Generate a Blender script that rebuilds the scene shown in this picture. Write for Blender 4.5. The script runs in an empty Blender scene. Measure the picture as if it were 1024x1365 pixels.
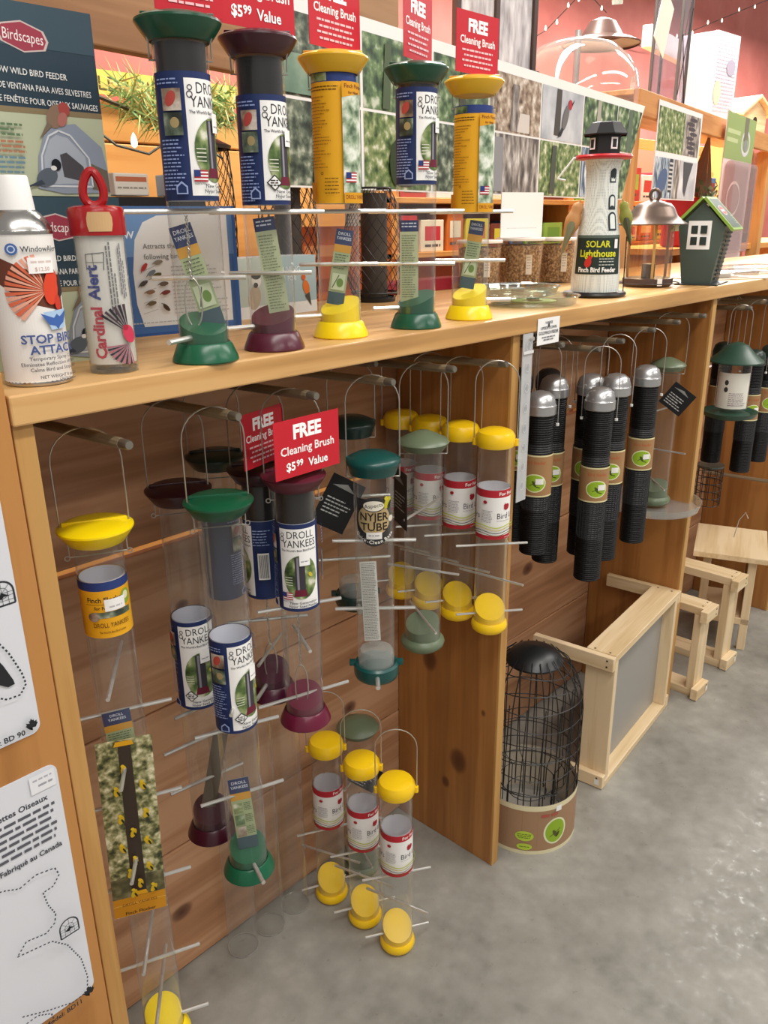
import bpy, bmesh, math, random
from mathutils import Vector, Matrix
random.seed(7)
PI = math.pi
SC = bpy.context.scene
COL = SC.collection

# ------------------------------------------------------------------ camera
cam_d = bpy.data.cameras.new('camera'); cam = bpy.data.objects.new('camera', cam_d); COL.objects.link(cam)
cam_d.sensor_fit = 'VERTICAL'; cam_d.sensor_height = 36.0; cam_d.sensor_width = 27.0
cam_d.lens = 1085.1 / 1365 * 36.0
cam_d.clip_start = 0.02; cam_d.clip_end = 100
yaw, pitch, roll = math.radians(46.62), math.radians(19.66), math.radians(-0.71)
fwd = Vector((math.sin(yaw)*math.cos(pitch), math.cos(yaw)*math.cos(pitch), -math.sin(pitch)))
rgt = Vector((math.cos(yaw), -math.sin(yaw), 0)); upv = rgt.cross(fwd)
r2 = rgt*math.cos(roll) + upv*math.sin(roll); u2 = upv*math.cos(roll) - rgt*math.sin(roll)
M = Matrix((r2, u2, -fwd)).transposed().to_4x4(); M.translation = Vector((-1.3583, -0.9114, 1.5))
cam.matrix_world = M
SC.camera = cam

# ------------------------------------------------------------------ world, lamps, exposure
W = bpy.data.worlds.new('world'); SC.world = W; W.use_nodes = True
W.node_tree.nodes['Background'].inputs[0].default_value = (1.0, 0.95, 0.9, 1)
W.node_tree.nodes['Background'].inputs[1].default_value = 0.42
SC.view_settings.view_transform = 'Standard'; SC.view_settings.look = 'None'
SC.view_settings.exposure = 0.0; SC.view_settings.gamma = 1.0; SC.view_settings.use_curve_mapping = False
SC.cycles.transparent_max_bounces = 40
SC.cycles.max_bounces = 8

def area(name, loc, sx, sy, power, color=(1, .96, .9), rot=(0, 0, 0)):
    d = bpy.data.lights.new(name, 'AREA'); d.shape = 'RECTANGLE'; d.size = sx; d.size_y = sy
    d.energy = power; d.color = color
    o = bpy.data.objects.new(name, d); COL.objects.link(o); o.location = loc; o.rotation_euler = rot
    return o
# rows of ceiling strip lights running along the aisle
area('strip_light', (-0.6, -1.3, 3.4), 3.0, 0.25, 62)
area('strip_light', (2.9, -1.3, 3.4), 3.0, 0.25, 62)
area('strip_light', (0.6, 1.1, 3.4), 3.0, 0.25, 130)
area('strip_light', (4.4, 1.9, 3.4), 3.4, 0.25, 330)
area('strip_light', (4.3, .5, 3.4), 2.4, 0.3, 80)
area('strip_light', (9.0, 1.9, 3.6), 3.0, 0.25, 260)
area('strip_light', (-2.0, -3.2, 3.4), 3.0, 0.25, 55)
area('strip_light', (2.2, -3.2, 3.4), 3.0, 0.25, 55)

# ------------------------------------------------------------------ materials
def lin(h):
    h = h.lstrip('#'); h = ''.join(q*2 for q in h) if len(h) == 3 else h; c = [int(h[i:i+2], 16)/255 for i in (0, 2, 4)]
    return tuple(x/12.92 if x <= .04045 else ((x+.055)/1.055)**2.4 for x in c) + (1,)
MATS = {}
def newmat(key):
    m = bpy.data.materials.new(key); m.use_nodes = True; nt = m.node_tree
    return m, nt, nt.nodes['Principled BSDF'], nt.nodes['Material Output']
def plain(h, rough=.55, metal=0.0, spec=.5, coat=0.0):
    k = 'plain_%s_%s_%s' % (h, rough, metal)
    if k in MATS: return MATS[k]
    m, nt, b, o = newmat(k)
    b.inputs['Base Color'].default_value = lin(h); b.inputs['Roughness'].default_value = rough
    b.inputs['Metallic'].default_value = metal; b.inputs['Specular IOR Level'].default_value = spec
    MATS[k] = m; return m
def plastic(h): return plain(h, .28)
def paper(h): return plain(h, .5, 0, .3)
def node(nt, t, **k):
    n = nt.nodes.new(t)
    for a, v in k.items(): setattr(n, a, v)
    return n
def ramp(nt, stops):
    n = nt.nodes.new('ShaderNodeValToRGB'); e = n.color_ramp.elements
    while len(e) < len(stops): e.new(.5)
    for i, (p, c) in enumerate(stops): e[i].position = p; e[i].color = lin(c)
    return n
def wood(key, cols, axis='x', rough=.5, knots=(), scale=1.0):
    if key in MATS: return MATS[key]
    m, nt, b, o = newmat(key); L = nt.links.new
    tc = node(nt, 'ShaderNodeTexCoord'); oi = node(nt, 'ShaderNodeObjectInfo')
    off = node(nt, 'ShaderNodeVectorMath', operation='MULTIPLY_ADD')
    comb = node(nt, 'ShaderNodeCombineXYZ')
    for i in range(3): L(oi.outputs['Random'], comb.inputs[i])
    L(comb.outputs[0], off.inputs[0]); off.inputs[1].default_value = (7.3, 5.1, 9.7); L(tc.outputs['Object'], off.inputs[2])
    mp = node(nt, 'ShaderNodeMapping'); s = [16*scale]*3; s['xyz'.index(axis)] = .9*scale
    mp.inputs['Scale'].default_value = s; L(off.outputs[0], mp.inputs[0])
    n1 = node(nt, 'ShaderNodeTexNoise'); n1.inputs['Scale'].default_value = 1.3; n1.inputs['Detail'].default_value = 4
    n1.inputs['Distortion'].default_value = .9; L(mp.outputs[0], n1.inputs[0])
    n2 = node(nt, 'ShaderNodeTexNoise'); n2.inputs['Scale'].default_value = 7; n2.inputs['Detail'].default_value = 3; L(mp.outputs[0], n2.inputs[0])
    n3 = node(nt, 'ShaderNodeTexNoise'); n3.inputs['Scale'].default_value = 2.2; n3.inputs['Detail'].default_value = 2; L(off.outputs[0], n3.inputs[0])
    a1 = node(nt, 'ShaderNodeMath', operation='MULTIPLY_ADD'); L(n2.outputs[0], a1.inputs[0]); a1.inputs[1].default_value = .35; L(n1.outputs[0], a1.inputs[2])
    a2 = node(nt, 'ShaderNodeMath', operation='MULTIPLY_ADD'); L(n3.outputs[0], a2.inputs[0]); a2.inputs[1].default_value = .45; L(a1.outputs[0], a2.inputs[2])
    rp = ramp(nt, [(.55, cols[0]), (.85, cols[1]), (1.15 if False else 1.0, cols[2])])
    a3 = node(nt, 'ShaderNodeMath', operation='MULTIPLY_ADD'); L(oi.outputs['Random'], a3.inputs[0]); a3.inputs[1].default_value = .08; L(a2.outputs[0], a3.inputs[2])
    L(a3.outputs[0], rp.inputs[0]); out = rp.outputs[0]
    for (kx, ky, kz, rad) in knots:
        sub = node(nt, 'ShaderNodeVectorMath', operation='SUBTRACT'); L(tc.outputs['Object'], sub.inputs[0]); sub.inputs[1].default_value = (kx, ky, kz)
        sc = node(nt, 'ShaderNodeVectorMath', operation='MULTIPLY'); L(sub.outputs[0], sc.inputs[0])
        v = [1/rad]*3; v['xyz'.index(axis)] = .72/rad; sc.inputs[1].default_value = v
        ad = node(nt, 'ShaderNodeVectorMath', operation='MULTIPLY_ADD'); L(n3.outputs['Color'], ad.inputs[0]); ad.inputs[1].default_value = (.7, .7, .7); L(sc.outputs[0], ad.inputs[2])
        sb = node(nt, 'ShaderNodeVectorMath', operation='SUBTRACT'); L(ad.outputs[0], sb.inputs[0]); sb.inputs[1].default_value = (.35, .35, .35)
        ln = node(nt, 'ShaderNodeVectorMath', operation='LENGTH'); L(sb.outputs[0], ln.inputs[0])
        kr = ramp(nt, [(.0, '#ffffff'), (.5, '#d8d8d8'), (.75, '#303030'), (1.0, '#000000')]); L(ln.outputs['Value'], kr.inputs[0])
        mx = node(nt, 'ShaderNodeMix', data_type='RGBA'); L(kr.outputs[0], mx.inputs[0]); L(out, mx.inputs[6]); mx.inputs[7].default_value = lin('#4a2413')
        out = mx.outputs[2]
    L(out, b.inputs['Base Color']); b.inputs['Roughness'].default_value = rough
    bp = node(nt, 'ShaderNodeBump'); bp.inputs['Strength'].default_value = .12; bp.inputs['Distance'].default_value = .002
    L(n2.outputs[0], bp.inputs['Height']); L(bp.outputs[0], b.inputs['Normal'])
    MATS[key] = m; return m
def clear(key='clear_plastic', tint='#f8f9f8', lo=.03, hi=.62, rough=.06, haze=.024):
    """Thin clear plastic: see-through face on, glossier and slightly milky towards its edges."""
    if key in MATS: return MATS[key]
    m, nt, b, o = newmat(key); nt.nodes.remove(b); L = nt.links.new
    t = node(nt, 'ShaderNodeBsdfTransparent'); t.inputs[0].default_value = lin(tint)
    g = node(nt, 'ShaderNodeBsdfGlossy'); g.inputs['Roughness'].default_value = rough; g.inputs['Color'].default_value = (.95, .95, .95, 1)
    d = node(nt, 'ShaderNodeBsdfDiffuse'); d.inputs['Color'].default_value = lin('#e6e8e8')
    lw = node(nt, 'ShaderNodeLayerWeight'); lw.inputs[0].default_value = .5
    pw = node(nt, 'ShaderNodeMath', operation='POWER'); L(lw.outputs['Facing'], pw.inputs[0]); pw.inputs[1].default_value = 3.0
    mr = node(nt, 'ShaderNodeMapRange'); L(pw.outputs[0], mr.inputs[0]); mr.inputs[3].default_value = lo; mr.inputs[4].default_value = hi
    mh_ = node(nt, 'ShaderNodeMapRange'); L(pw.outputs[0], mh_.inputs[0]); mh_.inputs[3].default_value = haze; mh_.inputs[4].default_value = haze*6
    m1 = node(nt, 'ShaderNodeMixShader'); L(mh_.outputs[0], m1.inputs[0]); L(t.outputs[0], m1.inputs[1]); L(d.outputs[0], m1.inputs[2])
    mix = node(nt, 'ShaderNodeMixShader'); L(mr.outputs[0], mix.inputs[0]); L(m1.outputs[0], mix.inputs[1]); L(g.outputs[0], mix.inputs[2])
    L(mix.outputs[0], o.inputs['Surface']); MATS[key] = m; return m
def mottled(key, cols, scale=60, rough=.45, kind='noise', stretch=(1, 1, 1), detail=5):
    if key in MATS: return MATS[key]
    m, nt, b, o = newmat(key); L = nt.links.new
    tc = node(nt, 'ShaderNodeTexCoord'); mp = node(nt, 'ShaderNodeMapping'); mp.inputs['Scale'].default_value = stretch; L(tc.outputs['Object'], mp.inputs[0])
    if kind == 'voronoi':
        n = node(nt, 'ShaderNodeTexVoronoi'); n.inputs['Scale'].default_value = scale; L(mp.outputs[0], n.inputs[0])
        sep = node(nt, 'ShaderNodeSeparateColor'); L(n.outputs['Color'], sep.inputs[0]); src = sep.outputs[0]
    else:
        n = node(nt, 'ShaderNodeTexNoise'); n.inputs['Scale'].default_value = scale; n.inputs['Detail'].default_value = detail; L(mp.outputs[0], n.inputs[0]); src = n.outputs[0]
    lo, hi = (.05, .95) if kind == 'voronoi' else (.32, .68)
    rp = ramp(nt, [(lo + (hi-lo)*i/(len(cols)-1), c) for i, c in enumerate(cols)]); L(src, rp.inputs[0])
    L(rp.outputs[0], b.inputs['Base Color']); b.inputs['Roughness'].default_value = rough
    MATS[key] = m; return m
def emit(h, s):
    k = 'emit_' + h + str(s)
    if k in MATS: return MATS[k]
    m, nt, b, o = newmat(k); b.inputs['Base Color'].default_value = lin(h)
    b.inputs['Emission Color'].default_value = lin(h); b.inputs['Emission Strength'].default_value = s; MATS[k] = m; return m
def concrete():
    m, nt, b, o = newmat('concrete'); L = nt.links.new
    tc = node(nt, 'ShaderNodeTexCoord')
    n1 = node(nt, 'ShaderNodeTexNoise'); n1.inputs['Scale'].default_value = 3.2; n1.inputs['Detail'].default_value = 8; n1.inputs['Roughness'].default_value = .65; L(tc.outputs['Object'], n1.inputs[0])
    n2 = node(nt, 'ShaderNodeTexNoise'); n2.inputs['Scale'].default_value = 22; n2.inputs['Detail'].default_value = 5; L(tc.outputs['Object'], n2.inputs[0])
    n4 = node(nt, 'ShaderNodeTexNoise'); n4.inputs['Scale'].default_value = 9; n4.inputs['Detail'].default_value = 3; L(tc.outputs['Object'], n4.inputs[0])
    a = node(nt, 'ShaderNodeMath', operation='MULTIPLY_ADD'); L(n2.outputs[0], a.inputs[0]); a.inputs[1].default_value = .4; L(n1.outputs[0], a.inputs[2])
    rp = ramp(nt, [(.45, '#6f6c65'), (.62, '#87847c'), (.75, '#928f87'), (.95, '#a4a199')]); L(a.outputs[0], rp.inputs[0])
    st = ramp(nt, [(.66, '#000000'), (.74, '#ffffff')]); L(n4.outputs[0], st.inputs[0])
    mx = node(nt, 'ShaderNodeMix', data_type='RGBA'); mm = node(nt, 'ShaderNodeMath', operation='MULTIPLY'); L(st.outputs[0], mm.inputs[0]); mm.inputs[1].default_value = .45
    L(mm.outputs[0], mx.inputs[0]); L(rp.outputs[0], mx.inputs[6]); mx.inputs[7].default_value = lin('#6c6860'); L(mx.outputs[2], b.inputs['Base Color'])
    n5 = node(nt, 'ShaderNodeTexNoise'); n5.inputs['Scale'].default_value = 34; n5.inputs['Detail'].default_value = 6; n5.inputs['Roughness'].default_value = .7; L(tc.outputs['Object'], n5.inputs[0])
    rr = ramp(nt, [(.42, '#c8c8c8'), (.56, '#b0b0b0'), (.66, '#888888')]); L(n5.outputs[0], rr.inputs[0]); L(rr.outputs[0], b.inputs['Roughness'])
    bp = node(nt, 'ShaderNodeBump'); bp.inputs['Strength'].default_value = .15; bp.inputs['Distance'].default_value = .003; L(n2.outputs[0], bp.inputs['Height']); L(bp.outputs[0], b.inputs['Normal'])
    return m
def dotmesh(key, base, hole, scale):
    # punched sheet metal: a fine grid of dark holes
    m, nt, b, o = newmat(key); L = nt.links.new
    tc = node(nt, 'ShaderNodeTexCoord'); v = node(nt, 'ShaderNodeTexVoronoi'); v.inputs['Scale'].default_value = scale; v.inputs['Randomness'].default_value = 0.0
    L(tc.outputs['Object'], v.inputs[0]); rp = ramp(nt, [(.3, hole), (.42, base)]); L(v.outputs['Distance'], rp.inputs[0]); L(rp.outputs[0], b.inputs['Base Color']); b.inputs['Roughness'].default_value = .4
    return m
STEEL = plain('#dad8d3', .28, .75); WIRE = plain('#b4b0a8', .35, .7); DARKWIRE = plain('#1c1a18', .45)
CLEAR = clear()
def frosted(key, h, fac):
    m, nt, b, o = newmat(key); b.inputs['Base Color'].default_value = lin(h); b.inputs['Roughness'].default_value = .3
    t = node(nt, 'ShaderNodeBsdfTransparent'); mx = node(nt, 'ShaderNodeMixShader'); mx.inputs[0].default_value = fac
    nt.links.new(t.outputs[0], mx.inputs[1]); nt.links.new(b.outputs[0], mx.inputs[2]); nt.links.new(mx.outputs[0], o.inputs['Surface']); return m
P_GREEN = mottled('photo_green', ['#1c2a1e', '#3a5238', '#6f8a5c', '#c8cebc'], 30)
P_DARK = mottled('photo_dark', ['#1c241e', '#3c4a3c', '#6e7a66', '#b9bfae'], 40)
P_BARK = mottled('photo_bark', ['#3a3634', '#6c6460', '#a49c96', '#d4d0cc'], 26, stretch=(1.6, 1.6, .6))
P_PALE = mottled('photo_pale', ['#9aa0aa', '#bcc0c8', '#dcdee4'], 8)
P_BROWN = mottled('photo_brown', ['#4a3a30', '#8a7460', '#b8a898', '#e4dcd4'], 35)
P_MEADOW = mottled('photo_meadow', ['#2a3a1e', '#56703a', '#8f9c68', '#dcdcc8'], 42)
P_BLOOM = mottled('photo_bloom', ['#2c3320', '#66683c', '#a8a478', '#ded8b8'], 95)
P_BLUE = mottled('photo_blue', ['#2a3644', '#5a6f88', '#a9b6c4', '#e4e8ec'], 28, stretch=(2, 2, .6))
SEED = mottled('seed', ['#4a3222', '#7a5838', '#a5835a', '#cdb088'], 170, .8)
BLACKP = plain('#121213', .4)

# ------------------------------------------------------------------ mesh builder
class MB:
    def __init__(self): self.v = []; self.f = []; self.m = []; self.mats = []; self.s = []
    def mi(self, mat):
        if mat not in self.mats: self.mats.append(mat)
        return self.mats.index(mat)
    def add(self, vs, fs, mat, smooth=False):
        o = len(self.v); self.v += [tuple(p) for p in vs]; k = self.mi(mat)
        for f in fs: self.f.append([i+o for i in f]); self.m.append(k); self.s.append(smooth)
        return self
    def box(self, x0, y0, z0, x1, y1, z1, mat, bev=0.0):
        if bev <= 0:
            vs = [(x0,y0,z0),(x1,y0,z0),(x1,y1,z0),(x0,y1,z0),(x0,y0,z1),(x1,y0,z1),(x1,y1,z1),(x0,y1,z1)]
            return self.add(vs, [(0,3,2,1),(4,5,6,7),(0,1,5,4),(1,2,6,5),(2,3,7,6),(3,0,4,7)], mat)
        bm = bmesh.new(); bmesh.ops.create_cube(bm, size=1)
        for v in bm.verts: v.co = Vector(((x0+x1)/2+v.co.x*(x1-x0), (y0+y1)/2+v.co.y*(y1-y0), (z0+z1)/2+v.co.z*(z1-z0)))
        bmesh.ops.bevel(bm, geom=bm.edges[:], offset=bev, segments=2, affect='EDGES', profile=.5)
        self.frombm(bm, mat); return self
    def frombm(self, bm, mat, smooth=False):
        bm.verts.index_update(); self.add([v.co[:] for v in bm.verts], [[v.index for v in f.verts] for f in bm.faces], mat, smooth); bm.free()
    def lathe(self, prof, mat, n=32, c=(0, 0), smooth=True, a0=0.0, a1=2*PI):
        full = abs(a1-a0-2*PI) < 1e-6; cols = n if full else n+1
        vs = []; fs = []
        for (r, z) in prof:
            for i in range(cols):
                a = a0+(a1-a0)*i/n; vs.append((c[0]+r*math.cos(a), c[1]+r*math.sin(a), z))
        for j in range(len(prof)-1):
            for i in range(n):
                k = (i+1) % cols if full else i+1
                fs.append((j*cols+i, j*cols+k, (j+1)*cols+k, (j+1)*cols+i))
        return self.add(vs, fs, mat, smooth)
    def tube(self, pts, r, mat, n=6, closed=False, caps=True):
        pts = [Vector(p) for p in pts]; N = len(pts); vs = []; fs = []
        rr = r if isinstance(r, (list, tuple)) else [r]*N
        t0 = (pts[1]-pts[0]).normalized(); up = Vector((0, 0, 1)) if abs(t0.z) < .9 else Vector((1, 0, 0))
        nrm = t0.cross(up).normalized()
        for i, p in enumerate(pts):
            if closed: t = (pts[(i+1) % N]-pts[i-1]).normalized()
            else: t = (pts[min(i+1, N-1)]-pts[max(i-1, 0)]).normalized()
            nrm = (nrm - t*nrm.dot(t)).normalized(); b = t.cross(nrm)
            for k in range(n):
                a = 2*PI*k/n; vs.append(p + (nrm*math.cos(a)+b*math.sin(a))*rr[i])
        for i in range(N if closed else N-1):
            j = (i+1) % N
            for k in range(n): fs.append((i*n+k, i*n+(k+1) % n, j*n+(k+1) % n, j*n+k))
        if caps and not closed: fs.append(tuple(range(n))[::-1]); fs.append(tuple((N-1)*n+k for k in range(n)))
        return self.add(vs, fs, mat, True)
    def prism(self, poly, d, mat, frame):
        # poly: 2D points; extruded by d along the third axis of frame (o, ex, ey, ez)
        o, ex, ey, ez = [Vector(q) for q in frame]; n = len(poly)
        a = [o+ex*p[0]+ey*p[1] for p in poly]; b = [q+ez*d for q in a]
        fs = [tuple(range(n))[::-1], tuple(range(n, 2*n))]+[(i, (i+1) % n, n+(i+1) % n, n+i) for i in range(n)]
        return self.add(a+b, fs, mat)
    def build(self, name, parent=None, loc=None, rotz=0.0, sharp=35):
        me = bpy.data.meshes.new(name); me.from_pydata(self.v, [], self.f)
        for m in self.mats: me.materials.append(m)
        me.polygons.foreach_set('material_index', self.m); me.polygons.foreach_set('use_smooth', self.s)
        bm = bmesh.new(); bm.from_mesh(me); bmesh.ops.remove_doubles(bm, verts=bm.verts[:], dist=1e-6); bm.to_mesh(me); bm.free()
        if any(self.s):
            try: me.set_sharp_from_angle(angle=math.radians(sharp))
            except Exception: pass
        me.update()
        o = bpy.data.objects.new(name, me); COL.objects.link(o)
        if parent: o.parent = parent
        if loc is not None: o.location = loc
        o.rotation_euler.z = rotz
        return o
def tag(o, label=None, cat=None, group=None, kind=None):
    if label: o['label'] = label
    if cat: o['category'] = cat
    if group: o['group'] = group
    if kind: o['kind'] = kind
    return o
def thing(name, label, cat, loc=(0, 0, 0), rot=0.0, group=None):
    o = bpy.data.objects.new(name, None); COL.objects.link(o); o.location = loc; o.rotation_euler.z = math.radians(rot)
    o.empty_display_size = .05
    return tag(o, label, cat, group)
def copy_tree(o, parent=None, loc=None, rot=None, label=None):
    c = o.copy(); COL.objects.link(c); c.parent = parent
    if loc is not None: c.location = loc
    if rot is not None: c.rotation_euler.z = math.radians(rot)
    if label: c['label'] = label
    for ch in [x for x in o.children]: copy_tree(ch, c)
    return c
def plabel(o, text): o['label'] = text; return o

# ------------------------------------------------------------------ flat print (lettering, pictures)
_tx = {}
def textgeo(s, bold):
    k = (s, bold)
    if k in _tx: return _tx[k]
    cu = bpy.data.curves.new('t', 'FONT'); cu.body = s; cu.size = 1; cu.resolution_u = 2; cu.offset = bold
    ob = bpy.data.objects.new('t', cu); COL.objects.link(ob)
    dg = bpy.context.evaluated_depsgraph_get(); me = bpy.data.meshes.new_from_object(ob.evaluated_get(dg))
    v = [(p.co.x, p.co.y) for p in me.vertices]; f = [list(p.vertices) for p in me.polygons]
    bpy.data.objects.remove(ob); bpy.data.curves.remove(cu); bpy.data.meshes.remove(me)
    w = max([p[0] for p in v] or [0]); _tx[k] = (v, f, w); return _tx[k]
class Print:
    """Elements in centimetres on a label sheet: u to the right, v up."""
    def __init__(self): self.e = []
    def poly(self, pts, c): self.e.append(([(x, y) for x, y in pts], None, c)); return self
    def rect(self, x0, y0, x1, y1, c):
        self.e.append(([(x0, y0), (x1, y0), (x1, y1), (x0, y1)], [[0, 1, 2, 3]], c)); return self
    def ell(self, cx, cy, rx, ry, c, n=28, a=0.0):
        ca, sa = math.cos(a), math.sin(a)
        v = [(cx, cy)]; 
        for ring in (.5, 1.0):
            for i in range(n):
                t = 2*PI*i/n; x, y = rx*ring*math.cos(t), ry*ring*math.sin(t); v.append((cx+x*ca-y*sa, cy+x*sa+y*ca))
        f = [[0, 1+i, 1+(i+1) % n] for i in range(n)]+[[1+i, 1+n+i, 1+n+(i+1) % n, 1+(i+1) % n] for i in range(n)]
        self.e.append((v, f, c)); return self
    def text(self, s, x, y, size, c, al='l', bold=0.0, rot=0.0, sx=1.0, maxw=None):
        v, f, w = textgeo(s, bold); 
        if maxw and w*size*sx > maxw: sx = maxw/(w*size)
        dx = {'l': 0, 'c': -w/2, 'r': -w}[al]; ca, sa = math.cos(rot), math.sin(rot); o = []
        for (a, b) in v:
            a = (a+dx)*size*sx; b = b*size; o.append((x+a*ca-b*sa, y+a*sa+b*ca))
        self.e.append((o, f, c)); return self
    def arctext(self, s, cx, cy, r, amid, size, c, bold=0.0, inner=True):
        # lettering along the lower arc of a circle
        w = sum(textgeo(ch, bold)[2]*size+size*.12 if ch != ' ' else size*.35 for ch in s); a = amid-w/r/2
        for ch in s:
            if ch == ' ': a += size*.35/r; continue
            v, f, cw = textgeo(ch, bold); am = a+(cw*size/2)/r
            self.text(ch, cx+r*math.sin(am), cy-r*math.cos(am), size, c, 'c', bold, am); a += (cw*size+size*.12)/r
        return self
    def dash(self, x0, x1, y, h, c, rot=False):
        # a line of print too small to read
        v = []; f = []; x = x0
        while x < x1:
            w = min(random.uniform(1.4, 4.5)*h, x1-x); k = len(v)
            q = [(x, y), (x+w, y), (x+w, y+h), (x, y+h)]
            v += [(b, a) for a, b in q][::-1] if rot else q
            f.append([k, k+1, k+2, k+3]); x += w+h*.7
        self.e.append((v, f, c)); return self
    def para(self, x0, x1, ytop, n, pitch, h, c, ragged=.25):
        for i in range(n): self.dash(x0, x1-random.random()*ragged*(x1-x0), ytop-i*pitch, h, c)
        return self
    def scale(self, k): self.e = [([(a*k, b*k) for a, b in v], f, c) for v, f, c in self.e]; return self
    def ring(self, cx, cy, rx, ry, w, c, n=28):
        v = []; f = []
        for i in range(n):
            t = 2*PI*i/n; v += [(cx+rx*math.cos(t), cy+ry*math.sin(t)), (cx+(rx-w)*math.cos(t), cy+(ry-w)*math.sin(t))]
        for i in range(n): j = (i+1) % n; f.append([2*i, 2*j, 2*j+1, 2*i+1])
        self.e.append((v, f, c)); return self
    def line(self, pts, w, c):
        v = []; f = []
        for (a, b) in zip(pts, pts[1:]):
            dx, dy = b[0]-a[0], b[1]-a[1]; l = math.hypot(dx, dy) or 1; nx, ny = -dy/l*w/2, dx/l*w/2; k = len(v)
            v += [(a[0]+nx, a[1]+ny), (a[0]-nx, a[1]-ny), (b[0]-nx, b[1]-ny), (b[0]+nx, b[1]+ny)]; f.append([k, k+1, k+2, k+3])
        self.e.append((v, f, c)); return self
    def dotted(self, pts, w, c, seg=.55):
        d = []
        for (a, b) in zip(pts, pts[1:]):
            l = math.hypot(b[0]-a[0], b[1]-a[1]); n = max(1, round(l/seg))
            for i in range(n): d.append(((a[0]+(b[0]-a[0])*i/n, a[1]+(b[1]-a[1])*i/n), (a[0]+(b[0]-a[0])*(i+.55)/n, a[1]+(b[1]-a[1])*(i+.55)/n)))
        for q in d: self.line(list(q), w, c)
        return self
    def emit(self, mb, fn, lift=.00013, start=1, step='auto'):
        if step == 'auto': step = .32 if getattr(fn, 'curved', False) else None
        lay = start
        for (v, f, c) in self.e:
            mat = c if not isinstance(c, str) else paper(c)
            if f is None or step:
                bm = bmesh.new(); bv = [bm.verts.new((p[0], p[1], 0)) for p in v]
                for fc in ([range(len(v))] if f is None else f):
                    try: bm.faces.new([bv[q] for q in fc])
                    except ValueError: pass
                if step:
                    x0 = min(p[0] for p in v); x1 = max(p[0] for p in v); x = (math.floor(x0/step)+1)*step
                    while x < x1:
                        bmesh.ops.bisect_plane(bm, geom=bm.verts[:]+bm.edges[:]+bm.faces[:], plane_co=(x, 0, 0), plane_no=(1, 0, 0)); x += step
                if f is None: bmesh.ops.triangulate(bm, faces=bm.faces[:])
                bm.verts.index_update()
                v = [(q.co.x, q.co.y) for q in bm.verts]; f = [[q.index for q in fc.verts] for fc in bm.faces]; bm.free()
            mb.add([fn(a*.01, b*.01, lay*lift) for a, b in v], f, mat); lay += 1
        return mb
def on_cyl(r, off=0.0, z0=0.0):
    # centre of the sheet faces local -Y turned by off (radians, positive to the viewer's right)
    def fn(u, v, l):
        a = -PI/2+off+u/r; rr = r+.0003+l; return (rr*math.cos(a), rr*math.sin(a), z0+v)
    fn.curved = True; return fn
def on_cone(r0, r1, h, off=0.0, z0=0.0):
    def fn(u, v, l):
        r = r0+(r1-r0)*max(0, min(1, v/h)); a = -PI/2+off+u/((r0+r1)/2); rr = r+.0004+l; return (rr*math.cos(a), rr*math.sin(a), z0+v)
    return fn
def on_plane(o, ex, ey, ez):
    o, ex, ey, ez = Vector(o), Vector(ex), Vector(ey), Vector(ez)
    return lambda u, v, l: tuple(o+ex*u+ey*v+ez*l)
FRONT = ((1, 0, 0), (0, 0, 1), (0, -1, 0))

# ================================================================== SETTING
T = 1.325                                     # top of the counter
mb = MB(); mb.box(-4, -6, -.05, 13, 7, 0, concrete()); tag(mb.build('floor'), kind='structure')
PINK = mottled('pink_paint', ['#c46a60', '#cc7268', '#d27a70'], 3, .7)
mb = MB(); mb.box(-4, 3.6, 0, 13, 3.7, 4.6, PINK); tag(mb.build('wall_back'), kind='structure')

# ================================================================== COUNTER
W_TOP = wood('pine_top', ['#9c7140', '#c4955a', '#d4a86e'], 'x', .42, scale=.8)
W_DIV = wood('pine_divider', ['#85552a', '#a06a35', '#b07a42'], 'z', .45, scale=.7, knots=[(-.020, .112, .25, .040), (-.020, .20, .50, .036), (-.020, .15, .17, .020), (-.02, .04, .42, .012)])
W_DIV2 = wood('pine_divider_plain', ['#85552a', '#a06a35', '#b07a42'], 'z', .45, scale=.7)
W_EDGE = wood('pine_edge', ['#96662f', '#b28346', '#bf9254'], 'z', .5)
W_BACK = wood('pine_back', ['#8f6444', '#b07f5a', '#c29470'], 'x', .5, scale=.7, knots=[(-.42, .306, .60, .020), (-.62, .306, .83, .016), (.66, .306, .84, .022), (-.20, .306, .40, .026), (.55, .306, .52, .03), (-.695, .306, .15, .028)])
W_PANEL = wood('pine_panel', ['#8d5a2a', '#aa7239', '#ba8246'], 'z', .5, scale=.6)
W_APRON = wood('pine_apron', ['#7c5836', '#946a42', '#a47a50'], 'x', .5, scale=.7)
W_LIGHT = wood('white_pine', ['#bf9f72', '#d8bd92', '#e4cca6'], 'z', .5)
W_LIGHTX = wood('white_pine_x', ['#bf9f72', '#d8bd92', '#e4cca6'], 'x', .5)
W_ORANGE = wood('orange_board', ['#c07c34', '#d59348', '#e0a258'], 'x', .5, scale=.5)
PEGW = wood('weathered_dowel', ['#5a4c3c', '#75664f', '#8b7b62'], 'y', .5)
counter = thing('display_counter', 'long pine display counter with open bays, plank back and dowel pegs', 'counter')
def board(name, x0, y0, z0, x1, y1, z1, mat, parent, bev=.0025):
    cx, cy, cz = (x0+x1)/2, (y0+y1)/2, (z0+z1)/2
    mb = MB(); mb.box(x0, y0, z0, x1, y1, z1, mat, bev); return mb.build(name, parent)
for k, (y0, y1) in enumerate([(-.012, .294), (.297, .60)]):
    for (x0, x1) in ((-1.0, 1.60), (1.602, 3.4)):
        board('top_board', x0, y0, 1.29, x1, y1, T, W_TOP, counter)
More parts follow.
